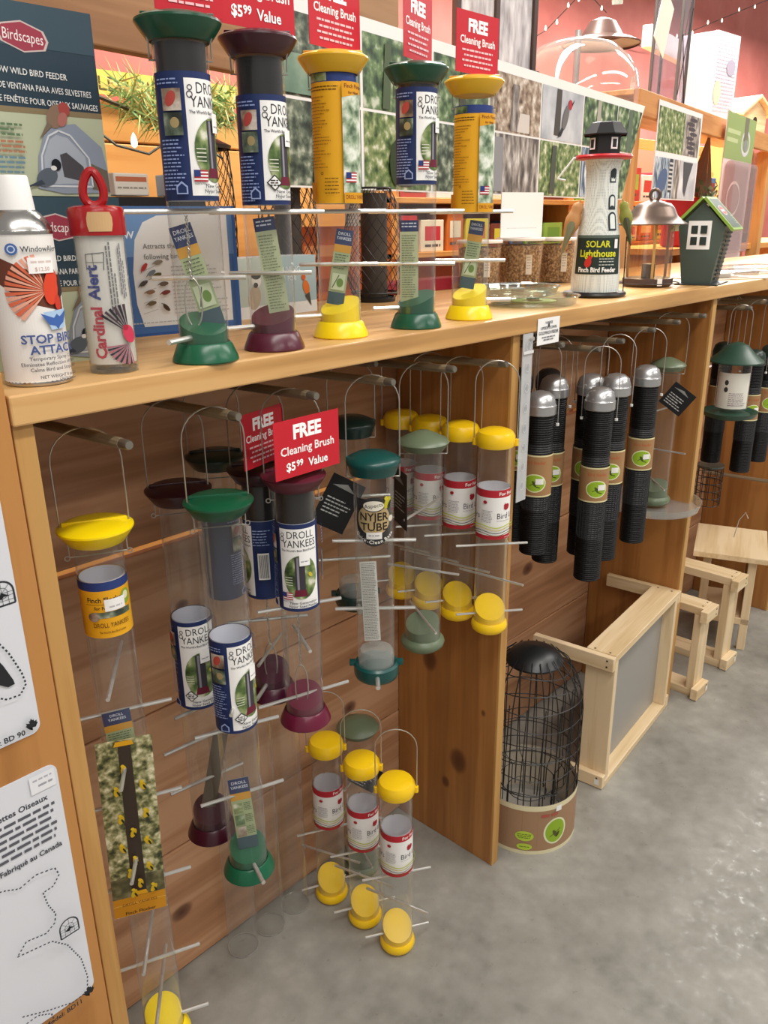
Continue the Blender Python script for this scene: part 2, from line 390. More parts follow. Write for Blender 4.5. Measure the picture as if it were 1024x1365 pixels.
for xr, m in ((-.973, W_DIV2), (0.0, W_DIV), (.955, W_DIV2), (1.87, W_DIV2), (2.82, W_DIV2)):
    mb = MB(); mb.box(xr-.024, .004, 0, xr, .306, 1.29, m, .0015); d = mb.build('divider_board', counter)
    mb = MB(); mb.box(xr-.0242, -.001, .0, xr+.0002, .0055, 1.29, W_EDGE, .0012); plabel(mb.build('divider_edge', d), 'pale sawn front edge of divider board')
for z0, z1 in ((0.004, .308), (.3105, .635), (.6375, .955), (.968, 1.288)):
    for x0, x1 in ((-.996, -.0125), (-.012, .9425), (.943, 1.8575), (1.858, 2.82)):
        board('back_plank', x0, .308, z0, x1, .328+random.uniform(0, .002), z1, W_BACK, counter, .004)
mb = MB(); mb.box(-1.62, -.014, 0, -1.0035, .012, 1.352, W_PANEL, .0015); mb.build('front_panel', counter)
def peg(x, z, ytip=-.02):
    mb = MB(); mb.tube([(x, .31, z-.012), (x, ytip+.018, z)], .0072, PEGW, 10); p = mb.build('peg', counter)
    mb = MB(); mb.tube([(x, ytip+.019, z), (x, ytip+.003, z+.0006), (x, ytip, z+.0007)], [.0066, .0066, .0054], plain('#8f8b80', .35, .8), 10); plabel(mb.build('peg_tip', p), 'bare metal tip of peg')
PEGS = {1: (-.868, 1.244), 2: (-.701, 1.250), 3: (-.557, 1.256), 4: (-.388, 1.252), 5: (-.228, 1.252), 6: (-.068, 1.240),
        8: (.131, 1.255), 9: (.284, 1.228), 10: (.393, 1.234), 11: (.548, 1.244), 12: (.684, 1.250), 13: (.842, 1.252), 14: (1.171, 1.246), 15: (1.34, 1.25), 16: (1.52, 1.25)}
for k, (x, z) in PEGS.items(): peg(x, z)
peg(1.80, .55)
mb = MB(); mb.tube([(.018, .31, 1.275), (.018, -.02, 1.28)], .004, STEEL, 8); mb.build('hook_rod', counter)

# ================================================================== BAR-TYPE LABELS
NAVY = '#22315f'
def dy_label(mb, r, z0, z1, off, maroon=True, flag=True):
    h = (z1-z0)*100; half = PI*r*100*.97
    P = Print(); P.rect(-half, 0, half, h, NAVY)
    w = r*100*1.0; P.rect(-w, .55, w, h-.75, '#f3f2f0')
    P.text('DROLL', .25, h-2.35, 1.75, '#26262c', 'c', .0, 0, .82); P.text('YANKEES', .1, h-3.85, 1.75, '#26262c', 'c', .0, 0, .78)
    P.ring(-w+.62, h-1.75, .32, .32, .1, '#26262c', 12); P.ring(-w+.55, h-2.5, .38, .4, .1, '#26262c', 12)
    P.text("The World's Best Bird Feeders", 0, h-4.55, .5, '#3a3a40', 'c', .01, maxw=2*w-.7)
    cy = h*.40; ry = h*.255
    P.ell(.1, cy, w*.84, ry, P_MEADOW); P.rect(-.85, cy-ry*.62, .75, cy+ry*.92, '#3d3840'); P.rect(-.55, cy-ry*.6, -.2, cy+ry*.9, '#8d8b93')
    P.poly([(-1.15, cy-ry*.86), (1.05, cy-ry*.86), (.8, cy-ry*.55), (-.9, cy-ry*.55)], '#6a1d33')
    for k in range(4): P.rect(-w*.75, cy-ry*.35+k*.45, -w*.38, cy-ry*.35+k*.45+.12, '#d9dcc8')
    P.ell(w*.48, cy+ry*.1, .3, .5, '#c9b83a', 12, .5)
    if flag:
        fx, fy = -w+.3, 2.15
        for k in range(7): P.rect(fx, fy+k*.19, fx+1.7, fy+k*.19+.19, '#b5343f' if k % 2 == 0 else '#f0eeee')
        P.rect(fx, fy+.57, fx+.75, fy+1.33, '#2c3c78'); P.text('MADE IN THE USA', fx, fy-.4, .28, '#444', maxw=1.8)
    else:
        P.poly([(-w+1.35, 1.7), (-w+2.4, 2.75), (-w+1.35, 3.8), (-w+.3, 2.75)], '#2a2a30'); P.poly([(-w+1.35, 1.9), (-w+2.2, 2.75), (-w+1.35, 3.6), (-w+.5, 2.75)], '#efeeec')
        P.para(-w+.8, -w+1.9, 2.95, 3, .3, .16, '#333333', .1)
    P.text('New Generation', .35, 1.45, .62, '#2c2c34', 'c', .012, maxw=2*w-1.2); P.text('Nyjer Seed Feeder', .35, .85, .6, '#2c2c34', 'c', .012, maxw=2*w-1.0)
    # price sticker
    P.rect(-.1, cy+ry*.55, 1.5, cy+ry*1.15, '#f8f7f5'); P.dash(.1, 1.3, cy+ry*.72, .16, '#9a98a0')
    # blue side panel to the left of the white one
    lx0, lx1 = -w-3.2, -w-.45
    P.para(lx0, lx1, h-1.0, 2, .42, .16, '#8fa0d0'); P.rect(lx0+.6, h-4.3, lx1, h-1.9, P_BROWN); P.ell(lx0+1.6, h-3.0, .55, .9, '#b64a42', 14, -.4)
    P.rect(lx0+.6, h-7.0, lx1, h-4.5, P_DARK); P.ell(lx0+1.9, h-5.6, .5, .6, '#a89468', 12)
    P.para(lx0+.1, lx1, h-7.6, 14, .42, .15, '#8fa0d0', .35); P.poly([(lx1-1.2, .7), (lx1, .7), (lx1, 1.6), (lx1-.6, 2.2), (lx1-1.2, 1.6)], '#9fb0dc'); P.poly([(lx1-1.05, .85), (lx1-.15, .85), (lx1-.15, 1.5), (lx1-.6, 1.95), (lx1-1.05, 1.5)], NAVY)
    # bar code panel round to the right
    P.rect(w+1.0, h*.28, w+2.6, h*.62, '#e8e6e2')
    for k in range(9): P.rect(w+1.15+k*.15, h*.30, w+1.15+k*.15+.07, h*.60, '#222222')
    P.para(w+.5, w+3.0, h*.9, 6, .5, .16, '#8fa0d0', .3)
    P.emit(mb, on_cyl(r, off, z0))
def yellow_label(mb, r, z0, z1, off, short=False):
    h = (z1-z0)*100; half = PI*r*100*.97; P = Print(); P.rect(-half, 0, half, h, '#e8aa20'); w = r*100
    P.rect(-half, h-1.3, half, h, '#2b3d78')
    if short:
        P.text('Finch Flocker', -.35, h-3.0, 1.05, '#2a2320', 'c', .015, maxw=5.2); P.rect(-3.2, h-3.35, 3.2, h-3.28, '#8a5c10')
        P.text('for Nyjer Seed', 0, h-4.1, .75, '#3a2f20', 'c', .012, maxw=4); P.rect(-2.4, 3.1, 3.2, h-4.5, P_DARK); P.ell(2.6, h-2.9, .9, 1.15, '#8fa838', 16); P.ell(2.6, h-2.7, .5, .6, '#e8e2c0', 12)
        P.rect(-.6, 4.1, 2.3, 5.9, '#f4f3f1'); P.dash(0, 1.8, 4.6, .25, '#c0bec0'); P.ell(-2.2, 3.3, .8, .7, P_BROWN, 14)
        P.text('DROLL YANKEES', .1, 1.7, 1.0, '#5a3a18', 'c', 0, maxw=5.0); P.text("The World's Best Bird Feeders", .1, .8, .45, '#5a3a18', 'c', .008, maxw=3.6)
    else:
        P.rect(-w*.9, h-1.2, w*.1, h-.15, P_MEADOW)
        P.para(-w*1.1, w*.6, h-2.0, 2, .4, .14, '#5a3c10', .1); P.para(-w*1.1, w*.3, h-3.3, 22, .45, .12, '#9a6a18', .5)
        P.ring(-.6, 4.2, .22, .22, .08, '#5a3c10', 12); P.para(-.2, w*.55, 3.4, 5, .5, .13, '#6a4812', .2); P.rect(-w*.95, .4, -w*.6, 3.0, '#c88a18')
        x0 = w*.72; x1 = x0+w*1.5
        P.rect(x0, 0, x1, h-1.3, P_BLOOM if False else P_PALEGREEN); P.poly([(x0, h-1.3), (x1, h-1.3), (x1, h-2.7), ((x0+x1)/2, h-2.9), (x0, h-3.4)], '#d99a1c')
        P.text('Finch Flocker', x0+.3, h-2.15, .75, '#6a2a1c', 'l', .012, maxw=3.6); P.text('for Nyjer', x0+.9, h-2.9, .5, '#6a2a1c', 'l', .012)
        for k in range(7): P.rect(x0+.3, 2.9+k*.2, x0+2.0, 3.1+k*.2, '#b5343f' if k % 2 == 0 else '#f0eeee')
        P.rect(x0+.3, 3.5, x0+1.05, 4.3, '#2c3c78'); P.rect(x0, 0, x1, 1.5, '#d99a1c'); P.text('DROLL YANKEES', x0+.2, .6, .8, '#8a3a1c', 'l', .01, maxw=3.6)
    P.emit(mb, on_cyl(r, off, z0))
P_PALEGREEN = mottled('photo_palegreen', ['#4a6048', '#8fa284', '#ccd4c0', '#eef0e6'], 60)
def bird_lovers_label(mb, r, z0, z1, off=0.0):
    h = (z1-z0)*100; half = PI*r*100*.985; P = Print(); P.rect(-half, 0, half, h, '#efedea')
    P.rect(-half, h-1.55, half, h, '#b52733'); P.rect(-half, 0, half, .85, '#b52733')
    for sx in (0, -half): 
        P.text('For Finches', .45+sx, h-1.1, .95, '#f6f2ee', 'l', .02, sx=1.1); P.text('Bird Lovers', .1+sx, h-6.0, 1.75, '#3a3440', 'l', -.004, sx=.85)
        P.text('for the love of birds', .15+sx, h-6.55, .4, '#8a8690', 'l', maxw=3); P.ell(2.3+sx, h-3.6, .75, .62, '#a81f2c', 16, .5); P.poly([(1.5+sx, h-3.3), (1.9+sx, h-2.7), (2.1+sx, h-3.5)], '#a81f2c')
        P.para(-3.0+sx, -.7+sx, h-4.4, 8, .33, .12, '#a5a2a6', .2); P.ell(-2.2+sx, h-2.5, .4, .36, '#a81f2c', 14)
        P.dash(1.8+sx, 4.4+sx, .35, .14, '#e8c8c8')
    for y, c, wd in ((2.9, '#b9c24a', .22), (2.35, '#c8b848', .16), (1.75, '#3a3a40', .14), (1.25, '#6a6a30', .14)):
        P.line([(-half+2*half*k/40, y+.28*math.sin(k*.55)) for k in range(41)], wd, c)
    P.emit(mb, on_cyl(r, off, z0))

# ================================================================== TUBE FEEDERS
def plug_geo(mb, r, z0, zl, zh, mat, dirn=PI/2, n=28):
    # sloped seed deflector: higher on the side facing dirn
    vs = []; fs = []
    for i in range(n):
        a = 2*PI*i/n; vs.append((r*math.cos(a), r*math.sin(a), z0))
    for i in range(n):
        a = 2*PI*i/n; z = zl+(zh-zl)*(.5+.5*math.cos(a-dirn)); vs.append((r*math.cos(a), r*math.sin(a), z))
    for i in range(n): j = (i+1) % n; fs.append((i, j, n+j, n+i))
    mb.add(vs, fs, mat, True); mb.add([vs[n+i] for i in range(n)], [tuple(range(n))], mat, False)
def rod_geo(mb, z, ang, l0, l1, r=.0031, slope=0.0):
    a = math.radians(ang); c, s = math.cos(a), math.sin(a)
    mb.tube([(c*l0, s*l0, z+slope*l0), (c*l1, s*l1, z+slope*l1)], r, STEEL, 8)
def bail_pts(hw, ztop, zb, a=0.0, rr=None, dx=0.0, zpiv=None):
    # wire handle: two legs and a rounded arch
    rr = rr or hw; c, s = math.cos(a), math.sin(a); p = [(-hw, zb)]
    zc = ztop-rr; p.append((-hw, zb+(zc-zb)*.5)); 
    for k in range(13):
        t = PI-PI*k/12; p.append((hw*math.cos(t)+dx*math.sin(t), zc+rr*math.sin(t)))
    p += [(hw, zb+(zc-zb)*.5), (hw, zb)]
    return [(x*c, x*s, z) for x, z in p]
def leaflet_geo(mb, z0, z1, w, x, y, tilt, kind):
    # folded instruction slip standing inside the tube; tilt leans it in the face plane
    L = (z1-z0); P = Print(); Lc = L*100; wc = w*100
    if kind == 'blank': P.rect(0, 0, wc, Lc, '#5a4a38')
    elif kind == 'white':
        P.rect(0, 0, wc, Lc, '#dedbd4'); P.para(.2, wc-.2, Lc-.5, int(Lc/.33)-2, .33, .12, '#7a7874', .15)
    elif kind == 'backgreen':
        P.rect(0, 0, wc, Lc, '#b9c09a'); P.rect(0, Lc-1.8, wc, Lc, NAVY); P.rect(0, 0, wc, 1.3, NAVY); P.para(.3, wc-.3, Lc-.6, 2, .5, .2, '#d0d6ea', .1); P.para(.3, wc-.3, Lc-2.5, int((Lc-4)/.4), .4, .13, '#6f785c', .3)
    else:
        P.rect(0, 0, wc, Lc, '#a9b58a'); P.rect(0, Lc*.80, wc, Lc, '#2a3a66'); P.rect(0, Lc*.70, wc, Lc*.80, '#d29a34'); P.rect(0, 0, wc, Lc*.17, '#3d5560')
        P.text('DROLL', wc/2, Lc*.925, Lc*.055, '#dfe4f0', 'c', .01); P.text('YANKEES', wc/2, Lc*.865, Lc*.055, '#dfe4f0', 'c', .01, maxw=wc*.85)
        if kind == 'pics':
            for k in range(3): P.rect(.25, Lc*(.52-.165*k), wc*.52, Lc*(.66-.165*k), (P_MEADOW, P_GREEN, P_BROWN)[k]); P.para(wc*.58, wc-.15, Lc*(.65-.165*k), 5, .34, .12, '#5c6a48', .2)
        else:
            P.para(.3, wc-.3, Lc*.66, 6, Lc*.035, .14, '#5c6a48', .2); P.rect(.3, Lc*.2, wc-.3, Lc*.42, '#c8d2b0'); P.ell(wc*.6, Lc*.30, wc*.2, Lc*.06, '#6a8a3c', 14); P.line([(.5, Lc*.22), (wc*.5, Lc*.4)], .14, '#4a5038')
    ct, st = math.cos(tilt), math.sin(tilt); o = Vector((x, y, z0))
    ex = Vector((ct, 0, -st)); ey = Vector((st, 0, ct)); 
    P.emit(mb, on_plane(o-ex*w/2, ex, ey, (0, -1, 0)))
    mb.add([tuple(o-ex*w/2+Vector((0, .0004, 0))), tuple(o+ex*w/2+Vector((0, .0004, 0))), tuple(o+ex*w/2+ey*L+Vector((0, .0004, 0))), tuple(o-ex*w/2+ey*L+Vector((0, .0004, 0)))], [(0, 1, 2, 3)], paper('#b8b49a'))
def loop_wire(mb, x, y, z0, z1):
    # twisted wire with a long loop at the bottom
    pts = []; n = 60; zl = z0+(z1-z0)*.45
    for k in range(n+1):
        t = k/n; z = z1+(zl-z1)*t; pts.append((x+.0014*math.cos(t*44), y+.0014*math.sin(t*44), z))
    mb.tube(pts, .0008, WIRE, 4); pts2 = [(p[0]*2-x if False else x-(p[0]-x), y-(p[1]-y), p[2]) for p in pts]; mb.tube(pts2, .0008, WIRE, 4)
    mb.tube([(x+.011*math.sin(2*PI*k/24)*(1 if True else 0), y, (z0+zl)/2+(zl-z0)/2*math.cos(2*PI*k/24)) for k in range(24)], .0011, WIRE, 5, closed=True)
def tube_feeder(label, loc, rot, H, capc, basec, lab=None, perches=(), bail=None, leaflets=(), wires=(), baserod=None, bail_dx=0.0, group=None, side_pics=None, deflect=PI/2, dark=False):
    """Flared-cap tube feeder; local -Y is the side shown to the aisle."""
    t = thing('tube_feeder', label, 'bird feeder', loc, rot, group); R = .033
    mb = MB(); mb.lathe([(R, .012), (R, H-.03)], CLEAR, 40); mb.build('tube', t)
    cm = plastic(capc); mb = MB()
    mb.lathe([(0.0001, H-.002), (.03, H-.003), (.046, H-.007), (.0515, H-.010), (.0518, H-.0125), (.049, H-.017), (.0385, H-.0315), (.0355, H-.033), (.0345, H-.030), (.0001, H-.028)], cm, 40)
    mb.box(-.043, -.003, H-.0075, .043, .003, H-.0005, cm, .0015)
    mb.build('cap', t)
    bm_ = plastic(basec); mb = MB()
    mb.lathe([(.0001, .002), (.043, 0), (.0445, .002), (.0435, .006), (.0365, .023), (.034, .0255), (.0335, .024), (.0335, .020), (.0001, .020)], bm_, 40)
    plug_geo(mb, .0312, .02, .037, .062, bm_, deflect)
    mb.build('base', t)
    if lab:
        mb = MB(); z0, z1, kind, off = lab; n = 40
        {'dy': lambda: dy_label(mb, R, z0, z1, off), 'dyd': lambda: dy_label(mb, R, z0, z1, off, flag=False), 'yl': lambda: yellow_label(mb, R, z0, z1, off), 'ff': lambda: yellow_label(mb, R, z0, z1, off, True)}[kind]()
        mb.lathe([(R-.002, z0), (R-.002, z1)], paper('#dcdeea'), 40); mb.build('paper_label', t)
    if dark:
        mb = MB(); mb.lathe([(R-.003, H-.035), (R-.003, lab[1]-.002)], plain('#171316', .3, 0, .25), 32); plabel(mb.build('dark_reflection', t), 'added sleeve painting the dark reflection in the clear upper tube')  # added sleeve: dark reflection of the clear upper tube put into its colour
    for q in perches:
        z, ang = q[0], q[1]; l = q[2] if len(q) > 2 else .07
        mb = MB(); rod_geo(mb, z, ang, -l, l); mb.build('perch', t)
    if baserod is not None:
        mb = MB(); rod_geo(mb, .034, baserod, .024, .078, .0036); mb.build('perch', t)
    # wire pivots at the cap
    mb = MB()
    if bail:
        a = math.radians(bail[1]); c, s = math.cos(a), math.sin(a); hw = .0455
        p = bail_pts(hw, bail[0], H-.012, a, hw, bail_dx); mb.tube(p, .0011, WIRE, 6)
        for sg in (-1, 1):
            mb.tube([(sg*hw*c, sg*hw*s, H-.010), (sg*.0385*c, sg*.0385*s, H-.036), (sg*.0385*c, sg*.0385*s, H-.050)], .0011, WIRE, 6)
            mb.tube([(sg*.0415*c+.0035*math.cos(k*PI/5)*c, sg*.0415*s+.0035*math.cos(k*PI/5)*s, H-.053+.0035*math.sin(k*PI/5)) for k in range(10)], .001, WIRE, 5, closed=True)
    else:
        for sg in (-1, 1):
            mb.tube([(sg*.043, -.012, H-.012), (sg*.0365, -.012, H-.032), (sg*.0365, -.006, H-.050)], .0011, WIRE, 6)
    mb.tube([(-.038, 0, H-.052), (.038, 0, H-.052)], .0011, WIRE, 5)
    mb.build('wire_handle', t)
    for q in leaflets:
        mb = MB(); leaflet_geo(mb, *q); mb.build('leaflet', t)
    for q in wires:
        mb = MB(); loop_wire(mb, *q); plabel(mb.build('twisted_wire', t), 'twisted wire with long loop inside tube')
    return t
GREEN, MAROON, YEL, TEAL, SAGE = '#0f4a33', '#4e1424', '#fadb0c', '#0f4a46', '#5d6b52'
# ---- the five standing on the counter
tube_feeder('green capped tube feeder with blue label standing leftmost of five on the counter', (-.715, .025, T), -34, .412, GREEN, '#0c5a3c', (.202, .345, 'dy', 1.02),
            [(.190, 4, .085), (.108, -14, .062)], leaflets=[(.045, .178, .029, .016, .004, -.27, 'pic')], wires=[(-.010, -.006, .045, .185)], baserod=-125, deflect=1.9, dark=True)
tube_feeder('dark maroon tube feeder with blue label standing second from left on counter', (-.585, .037, T), -39, .412, '#3f1420', '#52142a', (.198, .333, 'dyd', .95),
            [(.189, 2, .08), (.107, -12, .06)], leaflets=[(.035, .183, .030, .012, .004, -.12, 'backgreen')], baserod=-155, deflect=1.2, dark=True)
tube_feeder('yellow capped tube feeder with yellow label standing in middle of five on counter', (-.430, .057, T), -44, .410, '#eab824', YEL, (.201, .378, 'yl', -.42),
            [(.190, 0, .075), (.112, -8, .063)], leaflets=[(.05, .165, .027, -.008, .002, .17, 'pic')], baserod=-165, deflect=.9)
tube_feeder('green capped tube feeder with blue label standing fourth from left on counter', (-.264, .040, T), -49, .412, GREEN, '#0d5038', (.231, .372, 'dy', 1.0),
            [(.190, 2, .08), (.106, -6, .066)], leaflets=[(.03, .176, .031, -.012, .002, 0.0, 'backgreen')], baserod=-160, deflect=.8, dark=True)
tube_feeder('yellow capped tube feeder with yellow label standing rightmost of five on counter', (-.104, .047, T), -53, .410, '#eab824', YEL, (.188, .360, 'yl', -.42),
            [(.189, 0, .075), (.105, -4, .064)], leaflets=[(.055, .175, .027, -.006, .002, .15, 'pic')], baserod=10, deflect=.9)
# ---- hanging in the left bay
def hang(peg_no, zbase, y, dx=0.0):
    x, z = PEGS[peg_no]; zz = z-.012*(y+.02)/.33+.0083
    return (x+dx, y, zbase), zz-zbase
loc, bz = hang(1, .150, .10)
ff = tube_feeder('very long yellow capped tube feeder hanging at the left end of the counter', loc, -26, .970, YEL, YEL, (.803, .888, 'ff', .12),
            [(.735, 80, .085), (.664, 3, .075), (.585, 80, .085), (.50, 3, .075), (.42, 78, .09), (.34, 3, .075), (.25, 78, .10), (.172, 3, .075), (.095, 78, .10)], (bz, 0),
            leaflets=[(.56, .672, .040, -.002, -.012, -.05, 'pic')], baserod=0)
mb = MB(); P = Print()
P.rect(-4.0, 0, 4.0, 32.5, P_BLOOM); P.rect(-4.0, 0, 4.0, 3.6, '#c88a1c'); P.rect(-4.0, 2.2, 4.0, 2.28, '#e8c060'); P.rect(-4.0, 3.6, 4.0, 7.5, mottled('photo_floor', ['#3a3a24', '#5a5634', '#84805c'], 60))
P.poly([(-1.0, 4.4), (1.2, 4.2), (.9, 32.0), (-.9, 32.0)], '#3a2f26'); P.poly([(-1.5, 31.4), (1.4, 31.4), (1.1, 32.2), (-1.2, 32.2)], '#d9a018'); P.poly([(-1.2, 3.7), (1.4, 3.7), (1.1, 4.5), (-1.0, 4.5)], '#d9a018')
for (bx, by) in ((-.4, 27.2), (-1.7, 23.6), (2.1, 24.0), (-1.5, 18.6), (2.2, 18.9), (.1, 15.8), (-1.7, 13.3), (2.1, 13.8), (.0, 10.6), (-.9, 8.4), (2.0, 9.0), (.4, 6.2), (-.7, 4.6), (2.3, 4.9)):
    P.ell(bx, by, .42, .85, '#c9a81c', 12, random.uniform(-.7, .7)); P.ell(bx-.1, by+.75, .28, .28, '#d8b828', 10); P.ell(bx+.25, by-.3, .16, .5, '#2c2a1c', 8, .4)
P.text('DROLL YANKEES', 0, 2.55, .7, '#7a4a10', 'c', .01, maxw=6.5); P.text('Finch Flocker', 0, .8, .85, '#3a2408', 'c', .02)
P.emit(mb, on_plane((-.012, -.0355, .312), (1, 0, -.03), (.03, 0, 1), (0, -1, 0))); mb.box(-.053, -.0355, .312, .03, -.0347, .312, paper('#d8d2c4'))
mb.build('picture_card', ff)
loc, bz = hang(2, .455, .150)
tube_feeder('dark maroon tube feeder with low blue label hanging behind the green one', loc, -31, .668, '#301019', '#3f1020', (.278, .440, 'dyd', .22),
            [(.262, 28, .05), (.20, 25, .075), (.115, 22, .07)], (bz, -6), leaflets=[(.05, .205, .026, -.004, .002, .22, 'blank')], wires=())
loc, bz = hang(2, .435, .045)
tube_feeder('green capped tube feeder hanging in front, blue label halfway down its tube', loc, -34, .692, '#0e5236', '#0c5a3c', (.300, .462, 'dyd', .80),
            [(.29, 12, .07), (.16, 14, .072), (.345, 80, .05)], (bz, 12), leaflets=[(.05, .195, .034, .002, -.006, -.06, 'pics')], baserod=-75)
loc, bz = hang(3, .67, .235, -.012)
tube_feeder('dark green capped tube feeder hanging at the back against planks, label turned away', loc, -36, .463, '#14281f', '#14281f', (.19, .352, 'dy', 2.3), [(.12, 20)], (bz, 0))
loc, bz = hang(3, .69, .127, -.004)
tube_feeder('dark maroon tube feeder with barcode on its label hanging behind the front card', loc, -39, .439, '#2c0f18', '#48122a', (.204, .345, 'dy', -1.55),
            [(.15, 4, .07), (.09, 70, .06)], (bz, -4), wires=[(0.0, -.01, .03, .20)], baserod=-110, dark=True)
loc, bz = hang(3, .676, .036, -.006)
tube_feeder('maroon tube feeder hanging with its blue and white label square to aisle', loc, -40, .461, '#5a1a2c', '#641230', (.226, .377, 'dy', .10),
            [(.222, 14, .072), (.05, 22, .085), (.16, -75, .05)], (bz, 0), wires=[(-.004, -.008, .03, .215)], dark=True)

# ---- promotional cards
def free_card(label, loc, rotz, front=True, w=.115, h=.088):
    mb = MB(); P = Print(); wc, hc = w*100, h*100
    P.rect(-wc/2, 0, wc/2, hc, '#c3202f')
    if front:
        P.text('FREE', 0, hc*.66, 2.9, '#ffffff', 'c', .045, sx=.95, maxw=wc*.62); P.text('Cleaning Brush', 0, hc*.40, 1.8, '#fbeeee', 'c', .018, maxw=wc*.88)
        P.text('$5', -wc*.27, hc*.12, 1.8, '#ffffff', 'c', .03); P.text('99', -wc*.135, hc*.17, 1.35, '#ffffff', 'c', .03); P.text('Value', wc*.15, hc*.12, 1.8, '#ffffff', 'c', .02)
    else:
        P.text('FREE', 0, hc*.68, 2.6, '#ffffff', 'c', .045, maxw=wc*.62); P.text('Cleaning Brush', 0, hc*.48, 1.6, '#fbeeee', 'c', .022, maxw=wc*.86)
        for k in range(4): P.dash(-wc*.36+(k % 2)*.5, wc*.36-(k % 2)*.5, hc*(.36-.085*k), .28, '#f3c4c8')
    mb.box(-w/2, 0, 0, w/2, .0006, h, paper('#b81d2c'))
    P.emit(mb, on_plane((0, 0, 0), *FRONT))
    o = mb.build('promo_card', None, loc, math.radians(rotz)); return tag(o, label, 'sign', 'red free brush cards')
free_card('red free cleaning brush card standing on the dark maroon feeder, cut by picture top', (-.588, .030, T+.411), 0, True, .125, .09)
free_card('red free cleaning brush card standing on the middle yellow feeder cap', (-.43, .05, T+.409), 8, False, .118, .09)
free_card('red free cleaning brush card on the fourth feeder, turned most edge on', (-.266, .035, T+.411), 16, False, .105, .094)
free_card('red free cleaning brush card on the rightmost yellow feeder on the counter', (-.106, .04, T+.409), 0, False, .118, .092)
free_card('red free cleaning brush card peeking in above leftmost green feeder', (-.70, .02, T+.411), -6, False, .09, .09)
free_card('red free cleaning brush card hanging in the bay on maroon feeder, price showing', (-.572, -.012, 1.141), 1, True, .132, .088)
free_card('red free cleaning brush card hanging half hidden behind the front card', (-.578, .085, 1.138), 14, False, .105, .088)

# ---- nyjer tube and its twin behind
def aspects_feeder(label, loc, rot, H, capc, front, bail):
    t = thing('nyjer_feeder', label, 'bird feeder', loc, rot); R = .0345
    mb = MB(); mb.lathe([(R, .03), (R*1.03, H-.02)], CLEAR, 40); mb.build('tube', t)
    cm = plastic(capc); mb = MB(); mb.lathe([(.0001, H), (.03, H-.003), (.0445, H-.010), (.0475, H-.015), (.0475, H-.019), (.044, H-.025), (.0405, H-.038), (.037, H-.038), (.036, H-.025), (.0001, H-.022)], cm, 40)
    for sg in (-1, 1): mb.box(sg*.044-.003, -.004, H-.022, sg*.044+.003, .004, H-.008, cm, .001)
    mb.build('cap', t)
    mb = MB(); mb.lathe([(.0001, 0), (.033, .001), (.040, .006), (.043, .014), (.043, .032), (.039, .036), (.036, .035), (.036, .02), (.0001, .016)], cm, 40)
    for sg in (-1, 1): mb.box(sg*.045-.006, -.006, .028, sg*.045+.006, .006, .038, cm, .0015)
    mb.build('base', t)
    mb = MB(); mb.lathe([(.0001, .065), (.030, .062), (.034, .055), (.034, .02)], frosted('frosted_cone', '#d4d8d4', .32), 32); plabel(mb.build('inner_cone', t), 'greyish clear seed deflector in base')
    for z, l in ((H-.165, .075), (H-.30, .074)):
        mb = MB(); rod_geo(mb, z, 0, -l, l, .0036); mb.build('perch', t)
    mb = MB(); rod_geo(mb, .022, -88, .02, .075, .0045); mb.build('perch', t)
    mb = MB(); mb.tube(bail_pts(.046, bail, H-.045, 0, .046), .0013, WIRE, 6); mb.tube([(-.046, 0, H-.045), (.046, 0, H-.045)], .0013, WIRE, 6); mb.build('wire_handle', t)
    if front:
        mb = MB(); P = Print(); zc = H-.118
        P.poly([(3.1*math.cos(2*PI*k/36)*(1.0), 3.9*math.sin(2*PI*k/36)) for k in range(36)], '#191516')
        P.rect(-2.9, -1.0, 2.9, 3.6, '#191516')
        P.ell(0, .35, 2.65, 2.45, '#c3a878'); P.ell(0, 2.55, 1.75, .95, '#1f1b1a'); P.ell(0, 2.55, 1.6, .8, '#e5dfcf'); P.text('Aspects', 0, 2.3, .9, '#2a2422', 'c', .0, .12)
        P.text('NYJER', 0, .25, 1.75, '#221a16', 'c', .012, maxw=4.5); P.text('TUBE', 0, -1.35, 1.75, '#221a16', 'c', .012)
        P.ell(2.2, 2.9, .55, 1.0, '#b9b12c', 14, -.5); P.ell(1.95, 3.6, .35, .35, '#c8bc34', 10); P.ell(2.5, 2.6, .25, .7, '#2a2818', 10, -.5); P.ell(2.75, .3, .5, .5, '#d8d2c2', 14)
        P.rect(-1.15, -2.7, 1.15, -1.6, '#e9e7e2'); P.dash(-.8, .8, -2.2, .18, '#98969a')
        P.arctext('Quick-Clean Base', 0, .35, 3.75, 0, .78, '#f0ece4', .012)
        P.scale(1.16); P.emit(mb, on_cyl(R, 0, zc)); mb.lathe([(R-.0022, zc-.036), (R-.0022, zc+.036)], plain('#3a3030', .6), 40, a0=-PI/2-1.0, a1=-PI/2+1.0); mb.build('paper_label', t)
        mb = MB(); leaflet_geo(mb, .085, .245, .030, -.006, -.012, -.04, 'white'); mb.build('leaflet', t)
    return t
loc, bz = hang(4, .680, .035, .005)
aspects_feeder('teal capped nyjer tube feeder with round black label hanging in front', loc, -46, .446, TEAL, True, bz)
peg(-.272, 1.252, .13)
loc, bz = hang(4, .735, .200, .116)
aspects_feeder('dark teal capped tube feeder hanging behind the nyjer tube against the planks', loc, -40, .410, '#16302c', False, bz)

